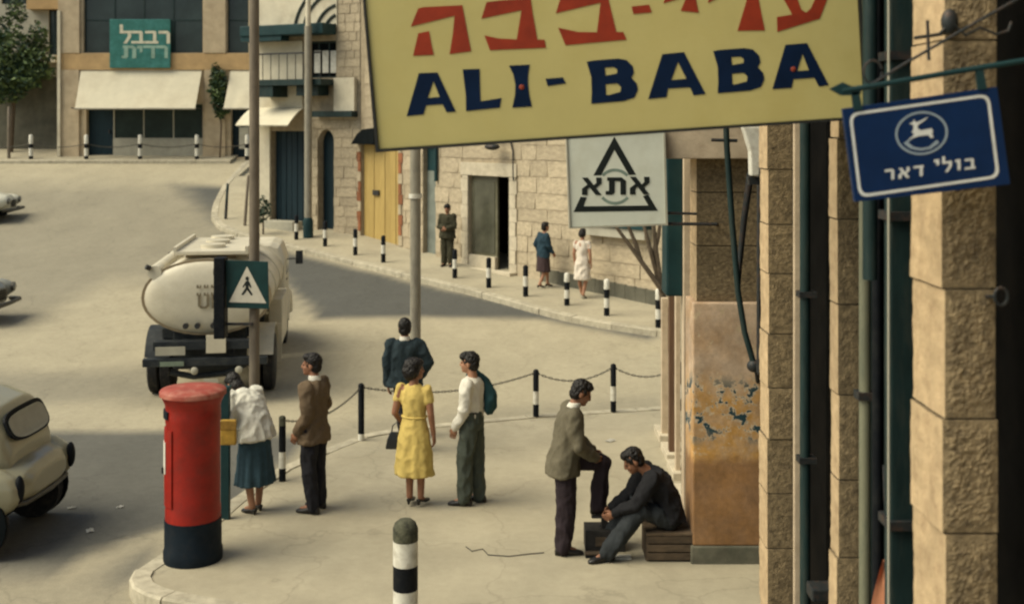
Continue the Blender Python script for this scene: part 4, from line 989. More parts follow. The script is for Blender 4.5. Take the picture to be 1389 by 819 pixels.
# ================================================================== POLES
def street_pole(name, px, base_py, w_px, top_z, m, label, taper=.8):
    b = hit(px, base_py); r = w_px/2/s_at(b.y); t = thing(name, b, label, 'pole', 'tall poles')
    MB(Matrix.Translation(b)).lathe([(r*1.25,-.05),(r*1.25,.35),(r*1.02,.42)], seg=16).build('foot', m, t, True)
    MB(Matrix.Translation(b)).lathe([(r,.421),(r,top_z*.45),(r*taper,top_z)], seg=16).build('shaft', m, t, True)
    MB(Matrix.Translation(b)).lathe([(r*taper*1.15,top_z+.001),(r*taper*1.1,top_z+.05),(r*.1,top_z+.12)], seg=14).build('cap', m, t, True)
    return t, b, r
po1, b1, r1 = street_pole('utility_pole', 345, 655, 14, 8.0, m_brown_pole, 'tall brown pole carrying the pedestrian crossing sign', .9)
po2, b2, r2 = street_pole('lamp_pole', 563.5, 592, 14.5, 7.5, m_grey_pole, 'tall pale grey pole behind the man in the dark jacket', .95)
MB(Matrix.Translation(b2)).lathe([(r2*1.25,ZP(266,b2.y)-.03),(r2*1.25,ZP(266,b2.y)+.03)], seg=16).build('collar', m_white, po2, True)
bb = hit(418,322); t3 = thing('lamp_pole', bb, 'tall pale grey lamp post in front of the corner building', 'pole', 'tall poles')
r3 = 5.2/s_at(bb.y); MB(Matrix.Translation(bb)).lathe([(r3*1.35,-.05),(r3*1.35,.5),(r3,.6)], seg=14).build('foot', m_teal, t3, True)
MB(Matrix.Translation(bb)).lathe([(r3,.601),(r3*.95,ZP(36,bb.y)-bb.z)], seg=14).build('shaft', m_grey_pole, t3, True)
MB(Matrix.Translation(bb)).lathe([(r3*.7,ZP(36,bb.y)-bb.z+.001),(r3*.6,ZP(-60,bb.y)-bb.z)], seg=14).build('upper_shaft', m_cream, t3, True)
# crossing sign on the brown pole
dsn = b1.y-r1-.05; cs = thing('crossing_sign', P(336,419,dsn), 'dark teal square sign with white triangle and walking figure', 'sign')
def Z6(x, y): return (280+x/3.723, 330+y/3.723)
m_csg = mat('crossing_teal', (.006,.036,.036), .5, .3, 5); m_csw = mat('crossing_white', (.60,.56,.46), .5, .12, 8)
board([Z6(100,84),Z6(312,92),Z6(318,330),Z6(104,325)], dsn-.02, .02, 'plate', m_csg, cs)
MB().flat([[Z6(205,116),Z6(302,302),Z6(114,297)]], px_plane(dsn-.021), .002).build('triangle', m_csw, cs)
fig = [(198,192),(212,188),(220,200),(228,222),(222,226),(213,210),(214,226),(234,258),(226,264),(206,236),(186,262),(176,258),(197,226),(197,208),(188,224),(182,220)]
MB().flat([[Z6(*p) for p in fig]], px_plane(dsn-.0235), .0015).build('walking_figure', m_ink, cs); MB().flat([[Z6(206+9*math.cos(k*.52), 178+11*math.sin(k*.52)) for k in range(12)]], px_plane(dsn-.0235), .0015).build('walking_figure_head', m_ink, cs)
for y in (372,405): MB().box(XP(338,dsn), XP(352,dsn), dsn+.001, dsn+.06, ZP(y,dsn)-.02, ZP(y,dsn)+.02).build('clip', m_iron, cs)
tl = thing('signal_box', P(300,458,dsn), 'tall narrow black signal housing beside the crossing sign', 'signal')
MB().box(XP(292,dsn), XP(307,dsn), dsn-.09, dsn+.09, ZP(458,dsn), ZP(349,dsn)).build('housing', m_black, tl, bevel=.012)
for k in range(3):
    zc_ = ZP(368+k*34,dsn); MB().tube([(XP(292,dsn)-.0, dsn, zc_), (XP(292,dsn)-.012, dsn, zc_)], .055, 12).build('lens', m_black, tl, True)
for y in (362,440): MB().box(XP(307,dsn)-.002, XP(342,dsn), dsn+.02, dsn+.05, ZP(y,dsn)-.015, ZP(y,dsn)+.015).build('bracket', m_iron, tl)
# bare branches by the far right corner
tbz = hit(904,468); bt = thing('bare_tree', tbz, 'small bare tree whose branches show under the white sign', 'tree')
D_ = tbz.y
MB().tube([tbz-Vector((0,0,.1)), P(903,430,D_), P(897,392,D_)], [.10,.08,.06], 8).build('trunk', m_bark, bt, True)
for a in ([(897,392),(868,352),(836,308),(822,292)], [(897,392),(885,350),(872,300),(866,270)], [(897,392),(890,340),(886,295),(884,260)], [(868,352),(862,330),(852,306)], [(885,350),(893,320),(896,296)]):
    MB().tube([P(x,y,D_+random.uniform(-.1,.1)) for x, y in a], [.055-.012*k for k in range(len(a))], 6).build('branch', m_bark, bt, True)
# ================================================================== PILLAR BOX AND SMALL THINGS
m_pred = mat('pillar_red', (.25,.011,.006), .5, .25, 5, .1, 60, coat=.05, dirt=(.16,.02,.014), dirt_amt=.6, dscale=6)
m_pcap = mat('faded_red_cap', (.30,.06,.04), .6, .2, 5, dirt=(.45,.22,.16), dirt_amt=.6, dscale=6)
m_pnav = mat('pillar_base', (.005,.011,.018), .6, .25, 6, spec=.15, dirt=(.03,.03,.03), dirt_amt=.3, dscale=8)
pbx = hit(262, 757); k_ = s_at(pbx.y); zt = lambda y: (760-y)/k_
pbox = thing('pillar_box', pbx, 'red cylindrical pillar box with flared pale cap and navy base', 'post box')
T = Matrix.Translation(pbx); rb = 37.5/k_
MB(T).lathe([(rb*1.03,-.02),(rb*1.05,.03),(rb*1.05,.10),(rb*1.01,.13),(rb*1.01,zt(704))], seg=40).build('base', m_pnav, pbox, True)
MB(T).lathe([(rb*.985,zt(704)+.001),(rb*.985,zt(690)),(rb*.96,zt(685)),(rb*.96,zt(575)),(rb*.985,zt(570)),(rb*.985,zt(562)),(rb*.97,zt(556)),(rb*.99,zt(549)),(rb*1.06,zt(543)),(rb*1.13,zt(538))], seg=40).build('body', m_pred, pbox, True)
MB(T).lathe([(rb*1.13,zt(538)+.001),(rb*1.18,zt(537)),(rb*1.18,zt(532)),(rb*1.14,zt(530)),(rb*.8,zt(527.5)),(rb*.3,zt(526)),(.01,zt(525.5))], seg=40).build('cap', m_pcap, pbox, True)
def on_box(ang, dr, w_, z0, z1, th, name, m, n=8):
    mb = MB(T); vs = []; r0 = rb*.965+dr
    for i in range(n+1):
        a = ang-w_/2/r0+w_/r0*i/n
        for r in (r0, r0+th):
            for z in (z0, z1): vs.append((r*math.cos(a), r*math.sin(a), z))
    fs = []
    for i in range(n):
        b = i*4; fs += [(b+2,b+6,b+7,b+3),(b,b+1,b+5,b+4),(b+1,b+3,b+7,b+5),(b,b+4,b+6,b+2)]
    fs += [(0,2,3,1),(n*4,n*4+1,n*4+3,n*4+2)]
    return mb.add(vs, fs).build(name, m, pbox, True)
on_box(math.radians(200), .0, .34, zt(683), zt(580), .012, 'door', m_pred)
on_box(math.radians(197), .012, .17, zt(640), zt(598), .006, 'notice_plate', m_white)
on_box(math.radians(197), .0, .26, zt(566), zt(556), .02, 'slot_hood', m_pnav)
on_box(math.radians(203), .018, .02, zt(640), zt(632), .02, 'lock', m_iron)
on_box(math.radians(192), .013, .10, zt(662), zt(644), .003, 'paint_scar', mat('bare_primer', (.42,.30,.22), .8, .3, 20))
tp = hit(306,703); tpo = thing('narrow_post', tp, 'narrow dark teal post right behind the red pillar box', 'post')
MB(Matrix.Translation(tp)).box(-.045,.045,-.04,.04,-.05,1.38).build('shaft', m_teal, tpo, bevel=.006)
MB(Matrix.Translation(tp)).box(-.055,.055,-.05,.05,1.381,1.43).build('cap', m_teal, tpo, bevel=.01)

# ================================================================== PEOPLE
SKIN = mat('skin', (.34,.17,.10), .55, .12, 14, spec=.4)
SKIN2 = mat('skin_tan', (.25,.115,.065), .55, .12, 14, spec=.4)
HAIR = mat('black_hair', (.010,.008,.007), .5, .4, 60, .4, 120)
EYE = mat('eye_dark', (.02,.015,.012), .3, .1, 5); LIP = mat('lip', (.20,.07,.05), .5, .1, 20)
def clothm(name, col, **k): return mat(name, col, .9, k.pop('var', .14), 7, .35, 220, spec=.15, **k)
DEF = dict(pelvis=(0,0,.95), waist=(0,0,1.09), chest=(0,0,1.28), neck=(-.01,0,1.47), head=(.025,0,1.63),
    shL=(0,.175,1.405), shR=(0,-.175,1.405), elL=(-.03,.225,1.13), elR=(-.03,-.225,1.13), wrL=(.03,.225,.88), wrR=(.03,-.225,.88),
    hiL=(0,.09,.93), hiR=(0,-.09,.93), knL=(.02,.10,.50), knR=(.02,-.10,.50), anL=(-.01,.10,.085), anR=(-.01,-.10,.085), toL=(.17,.125,.03), toR=(.17,-.125,.03))
def person(label, loc, yaw, H, pose, wear, group='people on the near pavement', hair=None, skin=None, head_yaw=0, head_pitch=0, female=False, voxel=.0125, curl=.5, face=True, name='person'):
    k = H/1.75; skin = skin or SKIN
    fv = Vector((math.cos(yaw), math.sin(yaw), 0)); lv = Vector((-math.sin(yaw), math.cos(yaw), 0)); uv = Vector((0,0,1)); o = Vector(loc)
    J = dict(DEF); J.update(pose); W = {n: o+(fv*p[0]+lv*p[1]+uv*p[2])*k for n, p in J.items()}
    t = thing(name, o, label, 'person', group)
    side = lambda a, b: (W[a]-W[b]).normalized()
    sp = side('shL','shR'); hp_ = side('hiL','hiR')
    def ring(c, sv, fw, rs, rf, n=18):
        return [c+sv*(rs*k*math.cos(2*math.pi*i/n))+fw*(rf*k*math.sin(2*math.pi*i/n)) for i in range(n)]
    def torso(mb, spec):
        """spec rows: (position along the spine 0 pelvis .. 1 neck, half width, half depth, forward shift)"""
        ch_ = ['pelvis','waist','chest','neck']; pts = [W[c] for c in ch_]
        rings = []
        for s_, rs, rf, fsft in spec:
            if s_ < 0: c = pts[0]+(pts[0]-pts[1]).normalized()*(-s_)*k*.5; c = c.lerp(Vector((pts[0].x, pts[0].y, c.z)), .6); ax = Vector((0,0,1)).lerp((pts[1]-pts[0]).normalized(), .4).normalized()
            else:
                q = min(s_*3, 2.9999); i = int(q); c = pts[i].lerp(pts[i+1], q-i); ax = (pts[min(i+2,3)]-pts[max(i-1,0)]).normalized()
            sv = hp_.lerp(sp, max(0,min(1,s_))).normalized(); sv = (sv-ax*sv.dot(ax)).normalized(); fw = sv.cross(ax).normalized()
            if fw.dot(fv) < 0: fw = -fw
            rings.append(ring(c+fw*fsft*k, sv, fw, rs, rf))
        mb.loft(rings)
    def limb(mb, names, rads, n=12):
        pts = [W[x] if isinstance(x, str) else x for x in names]; rads = [r*k for r in rads]
        P_, R_ = [pts[0]], [rads[0]]
        for i in range(1, len(pts)):
            P_ += [pts[i-1].lerp(pts[i], .5), pts[i]]; R_ += [(rads[i-1]+rads[i])/2*1.02, rads[i]]
        mb.tube(P_, R_, n)
        for p, r in zip(pts, rads): mb.ell(p, (r,r,r), nu=10, nv=7)
    # ---- head axes
    hy = yaw+head_yaw; hf = Vector((math.cos(hy)*math.cos(head_pitch), math.sin(hy)*math.cos(head_pitch), -math.sin(head_pitch)))
    hl = Vector((-math.sin(hy), math.cos(hy), 0)); hu = hf.cross(hl); HR = Matrix((hf, hl, hu)).transposed(); hc = W['head']; hs = lambda f, l, u: hc+(hf*f+hl*l+hu*u)*k
    e3 = lambda mb, c, r: mb.ell(hs(*c), [x*k for x in r], HR)
    B = MB()
    torso(B, [(-.12,.13,.10,0),(0,.155,.115,0),(.33,.13,.095,0),(.66,.155,.11,0),(.88,.15,.085,0),(.99,.06,.055,0)])
    limb(B, ['neck', hs(-.02,0,-.06)], [.056,.05]); 
    for s_ in 'LR':
        limb(B, ['sh'+s_,'el'+s_,'wr'+s_], [.054,.042,.029]); limb(B, ['hi'+s_,'kn'+s_,'an'+s_], [.085,.055,.040])
        limb(B, ['an'+s_, W['an'+s_].lerp(W['to'+s_], .62)], [.032,.022])
        calf = W['kn'+s_].lerp(W['an'+s_], .3)-fv*.02*k; B.ell(calf, (.05*k,.05*k,.11*k), nu=10, nv=7)
    e3(B, (-.012,0,.028), (.098,.076,.092)); e3(B, (.03,0,-.035), (.066,.058,.082)); e3(B, (.062,0,-.085), (.032,.032,.028)); e3(B, (.096,0,-.012), (.02,.014,.030)); e3(B, (.105,0,-.026), (.018,.016,.013)); e3(B, (.075,0,.02), (.022,.048,.014))
    for s_ in (-1,1): e3(B, (-.012,.077*s_,-.012), (.022,.011,.034)); e3(B, (.06,.035*s_,-.03), (.028,.022,.026))
    # ---- hands: palm, four fingers and thumb, curled
    X = MB()
    for s_, sg in (('L',1),('R',-1)):
        wv = W['wr'+s_]; d = (wv-W['el'+s_]).normalized(); d = (d+Vector(pose.get('hd'+s_, (0,0,-.35)))*.6).normalized()
        inn = -lv*sg if abs(d.dot(lv)) < .8 else -uv
        nrm = (inn-d*inn.dot(d)).normalized(); acr = d.cross(nrm).normalized()
        if acr.dot(fv) < 0: acr = -acr
        X.loft([[wv+d*a*k+acr*(wd*k*math.cos(q))+nrm*(tk*k*math.sin(q)) for q in [2*math.pi*i/10 for i in range(10)]] for a, wd, tk in ((-.02,.026,.022),(.02,.033,.018),(.055,.042,.016),(.088,.041,.014))])
        for i, (off, ln) in enumerate(((.030,.074),(.010,.084),(-.011,.078),(-.031,.060))):
            p = wv+(d*.084+acr*off)*k; pts = [p]; dd = d.copy()
            for seg_, fr_ in enumerate((.45,.32,.23)):
                ang = curl*(.55+.25*seg_); dd = (dd*math.cos(ang)+nrm*math.sin(ang)).normalized(); p = p+dd*ln*fr_*k; pts.append(p)
            X.tube(pts, [.0095*k,.009*k,.008*k,.006*k], 7)
        p = wv+(d*.025+acr*.026)*k; q = p+(d*.032+acr*.026+nrm*.014)*k; X.tube([p, q, q+(d*.032+nrm*.014)*k], [.012*k,.0105*k,.007*k], 7)
    body = B.organic('body', skin, t, voxel*.8 if face else voxel, 3, extra=X)
    if face:
        for s_ in (-1,1): e = MB(); e.ell(hs(.084,.031*s_,.006), (.010*k,.013*k,.007*k), HR, 10, 6); e.build('eye', EYE, body, True)
        e = MB(); e.ell(hs(.088,0,-.060), (.010*k,.022*k,.006*k), HR, 10, 6); e.build('mouth', LIP, body, True)
    # ---- hair
    Hh = MB()
    Hh.ell(hs(-.024,0,.042), (.100*k,.085*k,.098*k), HR); Hh.ell(hs(-.05,0,-.01), (.066*k,.080*k,.080*k), HR); Hh.ell(hs(.035,0,.092), (.056*k,.066*k,.040*k), HR)
    for c, r in (hair or []): Hh.ell(hs(*c), [x*k for x in r], HR)
    Hh.organic('hair', HAIR, body, .009, 1, .011, (42,42,24))
    def foot(G, s_, kd):
        a, b = W['an'+s_], W['to'+s_]; base = Vector((a.x,a.y,a.z-.085*k)); d = b-a
        if kd == 'shoes':
            d = Vector((d.x,d.y,d.z if abs(d.z) > .09*k else 0)).normalized(); sv = Vector((-d.y,d.x,0)).normalized(); up = d.cross(sv); up = up if up.z > 0 else -up
            G.loft([[base+d*x*k+sv*(wd*k*math.cos(q))+up*((h/2+h/2*math.sin(q))*k) for q in [2*math.pi*i/12 for i in range(12)]] for x, wd, h in ((-.085,.02,.05),(-.075,.034,.085),(-.03,.040,.110),(.03,.040,.095),(.09,.046,.068),(.15,.045,.055),(.19,.032,.042),(.205,.012,.03))])
        else:
            d = Vector((d.x,d.y,0)).normalized(); sv = Vector((-d.y,d.x,0))
            G.loft([[base+d*x*k+sv*(wd*k*math.cos(q))+uv*((z+h/2+h/2*math.sin(q))*k) for q in [2*math.pi*i/12 for i in range(12)]] for x, wd, z, h in ((-.065,.026,.035,.05),(-.03,.034,.035,.035),(.03,.034,.02,.045),(.09,.040,.0,.055),(.15,.036,.0,.045),(.175,.015,.0,.03))])
            G.tube([base-d*.045*k, base-d*.045*k+uv*.045*k], [.015*k,.022*k], 8)
    # ---- clothes
    for it in wear:
        kd, nm, m = it[0], it[1], it[2]; op = it[3] if len(it) > 3 else {}
        G = MB(); amp = op.get('amp', .011)*1.5
        if kd in ('jacket','shirt'):
            f_ = op.get('fat', 1.0); hem = op.get('hem', -.30 if kd == 'jacket' else -.02)
            torso(G, ([(.08,.150,.112,0),(.28,.163,.124,0),(.42,.180,.133,0)] if op.get('tuck') else [(hem,.224*f_,.168*f_,.0),(-.02,.206*f_,.156*f_,0),(.33,.182*f_,.134*f_,0)])+[(.5,.186*f_,.134*f_,0),(.66,.196*f_,.138*f_,0),(.86,.190*f_,.118*f_,0),(.96,.115*f_,.085*f_,-.01),(1.0,.068,.066,-.005)])
            for s_ in 'LR':
                if op.get('short'):
                    e_ = W['sh'+s_].lerp(W['el'+s_], .62); limb(G, ['sh'+s_, e_], [.078*f_,.072*f_])
                else:
                    e_ = W['el'+s_].lerp(W['wr'+s_], op.get('cuff', .93)); limb(G, ['sh'+s_,'el'+s_, e_], [.080*f_,.064*f_,.052*f_])
        elif kd == 'trousers':
            torso(G, [(-.16,.165,.125,0),(0,.172,.128,0),(op.get('top',.22),.166,.127,0)])
            for s_ in 'LR': limb(G, ['hi'+s_,'kn'+s_, W['an'+s_]-uv*.0*k], [.103,.083*op.get('fat',1),.072*op.get('fat',1)])
        elif kd in ('skirt','dress'):
            z0 = op.get('hem', .48); wz = W['waist'].z; pel = W['pelvis']; n = 40; rings = []; pl = op.get('pleat', .05); fl = op.get('flare', .25)
            for j in range(9):
                b = j/8; z = wz+.01*k+(o.z+z0*k-wz)*b; c = W['waist'].lerp(Vector((pel.x,pel.y,0)), min(1,b*2.2)); c = Vector((c.x,c.y,z))+fv*op.get('swing', 0)*b*k
                rs = .135+(.185-.135)*min(1,b*3)+(fl-.185)*max(0,b-.25); rf = rs*.80
                rings.append([c+hp_*((rs*k)*math.cos(q)*(1+pl*b*math.sin(q*op.get('np',11)+1.3*math.sin(3*q))))+fv*((rf*k)*math.sin(q)*(1+pl*b*math.sin(q*op.get('np',11)+1.3*math.sin(3*q)))) for q in [2*math.pi*i/n for i in range(n)]])
            G.loft(rings)
            if kd == 'dress':
                torso(G, [(.30,.140,.112,0),(.45,.150,.120,0),(.66,.172,.135,.012),(.82,.165,.110,0),(.95,.10,.075,-.01),(.985,.075,.065,-.01)])
                for s_ in 'LR':
                    e_ = W['sh'+s_].lerp(W['el'+s_], op.get('slv', .5)); limb(G, ['sh'+s_, e_], [.060,.060])
        elif kd == 'collar':
            nd = (hs(-.02,0,-.06)-W['neck']).normalized(); c = W['neck']+nd*.022*k
            G.loft([[c+nd*z*k+(fv*math.cos(q)+lv*math.sin(q))*r*k for q in [2*math.pi*i/16 for i in range(16)]] for z, r in ((-.03,.074),(.0,.070),(.028,.063))]); amp = 0
        elif kd == 'belt':
            torso(G, [(.27,.168,.128,0),(.33,.167,.127,0)]); amp = 0
        if kd in ('skirt',): ob = G.organic(nm, m, t, voxel, 2, amp*.5, (9,9,3))
        elif kd in ('shoes','heels'):
            for q_ in 'LR':
                G = MB(); foot(G, q_, kd); G.organic('shoe', m, t, .009, 2)
        elif kd in ('collar','belt'): ob = G.organic(nm, m, t, .009, 2)
        else: ob = G.organic(nm, m, t, voxel, 4, amp, (8,8,6) if kd != 'trousers' else (10,10,5), amp2=amp*.35)
    return t, W
m_shoe = mat('black_shoe', (.012,.011,.010), .4, .2, 20, spec=.4)
def at_px(x, y): return hit(x, y)
LEFT, RIGHT, AWAY, NEAR = math.pi, 0.0, math.pi/2, -math.pi/2

# man in brown jacket
brown = clothm('brown_wool', (.115,.082,.052)); dkt = clothm('dark_trousers', (.018,.018,.022)); wsh = clothm('white_shirt', (.60,.57,.49)); 
person('man in brown jacket and dark trousers standing beside the stooping woman', at_px(426,692), LEFT+.35-.75, 1.72,
       dict(elL=(-.06,.215,1.13), wrL=(.10,.20,.90), elR=(-.02,-.225,1.13), wrR=(.12,-.19,.90), head=(.035,0,1.625), toL=(.17,.13,.03), anL=(-.05,.11,.085), knL=(0,.11,.5)),
       [('jacket','jacket',brown,{'hem':-.34}),('trousers','trousers',dkt),('shoes','shoes',m_shoe),('collar','shirt_collar',wsh)], head_yaw=.30, skin=SKIN2)
# woman in white cardigan at the pillar box
cardi = clothm('white_cardigan', (.62,.60,.52)); tealsk = clothm('teal_skirt', (.038,.072,.092), var=.3)
wl = at_px(346,694)
w1_, W1 = person('woman in white cardigan and teal pleated skirt bending beside the red pillar box', wl, AWAY+.85, 1.64,
       dict(waist=(.04,0,1.08), chest=(.15,0,1.24), neck=(.29,0,1.37), head=(.42,0,1.43), shL=(.24,.17,1.33), shR=(.22,-.17,1.33), elL=(.10,.31,1.13), wrL=(.09,.37,.98), elR=(.20,-.24,1.07), wrR=(.40,-.12,1.06), anL=(-.04,.07,.085), anR=(.03,-.07,.085), toL=(.13,.09,.03), toR=(.2,-.09,.03)),
       [('jacket','cardigan',cardi,{'hem':-.20,'fat':1.16,'amp':.011}),('skirt','skirt',tealsk,{'hem':.33,'flare':.27,'pleat':.09,'np':14}),('heels','shoes',m_shoe)],
       head_pitch=.75, female=True, hair=[((-.06,0,-.06),(.07,.075,.07))])
yb = thing('yellow_pouch', W1['wrL'], 'ochre yellow pouch held by the woman at the pillar box', 'pouch')
c = P(310,584,W1['wrL'].y-.16); ORG[yb.name] = Vector(yb.location)
MB(Matrix.Translation(c)).box(-.085,.085,-.03,.03,-.15,.12).build('pouch', mat('ochre_leather', (.33,.20,.035), .6, .3, 14), yb, bevel=.02)
MB(Matrix.Translation(c)).box(-.087,.087,-.036,-.031,.02,.11).build('flap', mat('ochre_leather2', (.26,.15,.03), .6, .3, 14), yb, bevel=.002)
# man in dark jacket seen from behind
navy = clothm('dark_teal_wool', (.022,.034,.040))
person('man in dark teal jacket seen from behind with one elbow out', at_px(549,612), AWAY+.05, 1.73,
       dict(elR=(-.05,-.31,1.17), wrR=(.08,-.20,.97), elL=(-.02,.235,1.13), wrL=(.05,.22,.88), head=(.03,0,1.615), hiL=(0,.05,.93), knL=(.02,.02,.5), anL=(0,.0,.085), toL=(.18,.0,.03), knR=(.02,-.12,.5), anR=(0,-.14,.085), toR=(.17,-.16,.03)),
       [('jacket','jacket',navy,{'hem':-.16,'fat':1.10}),('trousers','trousers',dkt),('shoes','shoes',m_shoe),('collar','shirt_collar',wsh)])
# woman in yellow dress
yel = clothm('yellow_dress', (.56,.42,.135), var=.1)
yl = at_px(562,686)
wy, WY = person('woman in yellow dress with black handbag seen from behind', yl, AWAY-.35, 1.63,
       dict(elL=(-.05,.235,1.11), wrL=(.10,.235,.98), elR=(-.02,-.225,1.12), wrR=(.04,-.235,.86), anL=(0,.06,.11), anR=(.02,-.075,.11), toL=(.13,.08,.03), toR=(.15,-.10,.03), knL=(.02,.07,.5), knR=(.02,-.08,.5), head=(.03,0,1.62), hdL=(0,0,-.8)),
       [('dress','dress',yel,{'hem':.37,'flare':.265,'pleat':.05,'np':9,'slv':.45,'amp':.007}),('heels','shoes',m_shoe),('belt','belt',yel)],
       head_yaw=-.75, female=True, skin=SKIN2, hair=[((-.06,0,.0),(.10,.115,.11)),((-.02,0,.085),(.115,.112,.065)),((-.06,.03,-.07),(.06,.07,.06))])
hb = thing('handbag', WY['wrL']+Vector((-.02,-.02,-.32)), 'black leather handbag hanging from the arm of the woman in yellow', 'handbag')
hbm = mat('black_leather', (.010,.011,.012), .4, .2, 14, spec=.5); q = WY['wrL']+Vector((-.03,-.03,-.10))
MB(Matrix.Translation(q)).loft([[(-.13*s_,-.035*d_,z),(.13*s_,-.035*d_,z),(.13*s_,.035*d_,z),(-.13*s_,.035*d_,z)] for z, s_, d_ in ((-.21,.95,1),(-.19,1,1.1),(-.10,.85,.9),(-.02,.6,.5))]).build('bag', hbm, hb, bevel=.012)
MB(Matrix.Translation(q)).tube([(-.06,0,-.02),(-.05,0,.05),(0,0,.09),(.05,0,.05),(.06,0,-.02)], .007, 7).build('handle', hbm, hb, True)
MB(Matrix.Translation(q)).box(-.015,.015,-.03,-.018,-.045,-.02).build('clasp', m_chain, hb)
# boy in white shirt
gtr = clothm('grey_green_trousers', (.062,.072,.058))
by, WB = person('young man in white shirt and grey green trousers with jacket over his shoulder', at_px(640,683), LEFT-.30, 1.70,
       dict(elL=(.02,.215,1.13), wrL=(.14,.17,.90), elR=(-.05,-.24,1.15), wrR=(.02,-.10,1.36), head=(.03,0,1.62), anL=(.05,.09,.085), toL=(.23,.12,.03), anR=(-.06,-.10,.085), toR=(.12,-.13,.03), knL=(.06,.09,.5), knR=(-.02,-.1,.5)),
       [('shirt','shirt',wsh,{'tuck':1,'fat':.97,'amp':.010}),('trousers','trousers',gtr,{'fat':1.12,'top':.32}),('shoes','shoes',m_shoe),('belt','belt',m_shoe)], hair=[((.06,0,.075),(.055,.07,.045))])
jc = thing('slung_jacket', WB['shR']+Vector((.12,0,-.35)), 'dark teal jacket slung over the shoulder of the young man in white', 'jacket')
fvB = Vector((math.cos(LEFT-.30), math.sin(LEFT-.30), 0)); lvB = Vector((-fvB.y, fvB.x, 0))
mb = MB(); sh_ = WB['shR']+lvB*.03
mb.tube([sh_+fvB*.10+Vector((0,0,.03)), sh_+Vector((0,0,.075)), sh_-fvB*.10+Vector((0,0,-.02)), sh_-fvB*.16+Vector((0,0,-.16)), sh_-fvB*.17+Vector((0,0,-.28)), sh_-fvB*.155+Vector((0,0,-.38))], [.035,.045,.06,.085,.085,.045], 12)
mb.tube([sh_-fvB*.13+Vector((0,0,-.08)), sh_-fvB*.19+lvB*.08+Vector((0,0,-.22)), sh_-fvB*.17+lvB*.10+Vector((0,0,-.34))], [.05,.06,.035], 10)
mb.organic('cloth', clothm('slung_teal', (.022,.058,.062)), jc, .012, 3, .010, (12,12,8))
# man resting a foot on the shoeshine box
tweed = clothm('olive_tweed', (.12,.105,.072)); pl_t = clothm('plum_trousers', (.030,.022,.026))
sm, WS = person('man in olive jacket resting one foot on the shoeshine box', at_px(766,748), RIGHT+.12, 1.74,
       dict(pelvis=(-.01,0,.95), waist=(.02,0,1.09), chest=(.05,0,1.27), neck=(.09,0,1.45), head=(.17,0,1.58), shL=(.07,.17,1.39), shR=(.06,-.17,1.39), elL=(.10,.25,1.13), wrL=(.31,.16,.96), elR=(.09,-.24,1.12), wrR=(.31,-.02,.93),
            hiL=(.01,.09,.93), knL=(.40,.10,.84), anL=(.36,.09,.42), toL=(.52,.10,.36), hiR=(-.01,-.09,.93), knR=(0,-.09,.5), anR=(-.03,-.09,.085), toR=(.16,-.10,.03), hdL=(0,0,-.3), hdR=(0,0,-.3)),
       [('jacket','jacket',tweed,{'hem':-.34,'fat':1.04,'amp':.010}),('trousers','trousers',pl_t,{'fat':1.12}),('shoes','shoes',m_shoe),('collar','shirt_collar',wsh)], head_pitch=.45, skin=SKIN2)
# shoeshiner
blk = clothm('black_jersey', (.016,.016,.018)); gry = clothm('slate_trousers', (.030,.034,.037))
sh2 = at_px(868,752)
ss, WSS = person('shoeshiner in black top and slate trousers crouched on a low wooden seat', sh2, LEFT+.10, 1.70,
       dict(pelvis=(-.30,0,.40), waist=(-.27,0,.54), chest=(-.19,0,.72), neck=(-.06,0,.86), head=(.07,0,.955), shL=(-.09,.18,.82), shR=(-.09,-.18,.82), elL=(.08,.22,.58), wrL=(.28,.12,.47), elR=(.06,-.22,.56), wrR=(.27,-.10,.45),
            hiL=(-.29,.10,.38), knL=(.03,.17,.52), anL=(.37,.15,.085), toL=(.53,.19,.03), hiR=(-.29,-.10,.38), knR=(.06,-.19,.47), anR=(.30,-.19,.085), toR=(.46,-.22,.03), hdL=(0,0,-.2), hdR=(0,0,-.2)),
       [('jacket','top',blk,{'hem':-.08,'fat':1.06}),('trousers','trousers',gry,{'fat':1.1}),('shoes','shoes',m_shoe)], head_pitch=.55, skin=SKIN2)
m_wood = mat('worn_wood', (.085,.060,.038), .8, .35, 8, .4, 30, rnd=.2, stretch=(1,1,3), dirt=(.03,.025,.02), dirt_amt=.5, dscale=6)
st = thing('wooden_crate', Vector((sh2.x+.34, sh2.y+.02, 0)), 'low slatted wooden crate under the shoeshiner against the pier', 'crate')
Ts = Matrix.Translation(st.location)
for i in range(5): MB(Ts).box(-.30,.20,-.22+.088*i,-.22+.088*i+.08,.255,.28).build('slat', m_wood, st, bevel=.004)
for y in (-.22,.18):
    for z in (.02,.10,.18): MB(Ts).box(-.29,.19,y,y+.025,z,z+.068).build('slat', m_wood, st, bevel=.004)
for x in (-.30,.165):
    MB(Ts).box(x,x+.03,-.194,.179,.0,.254).build('end_panel', m_wood, st, bevel=.004)
sbx = thing('shoeshine_box', Vector((WS['anL'].x+.06, WS['anL'].y, 0)), 'dark wooden shoeshine box with a raised footrest', 'box')
Tb = Matrix.Translation(sbx.location); fz = WS['anL'].z-.085*1.74/1.75
m_wood2 = mat('dark_box_wood', (.022,.020,.018), .7, .4, 10, dirt=(.05,.045,.04), dirt_amt=.4, dscale=9)
MB(Tb).box(-.20,.20,-.14,.14,.0,.21).build('case', m_wood2, sbx, bevel=.008)
MB(Tb).box(-.03,.03,-.05,.05,.211,fz-.03).build('footrest_stem', m_wood2, sbx, bevel=.006)
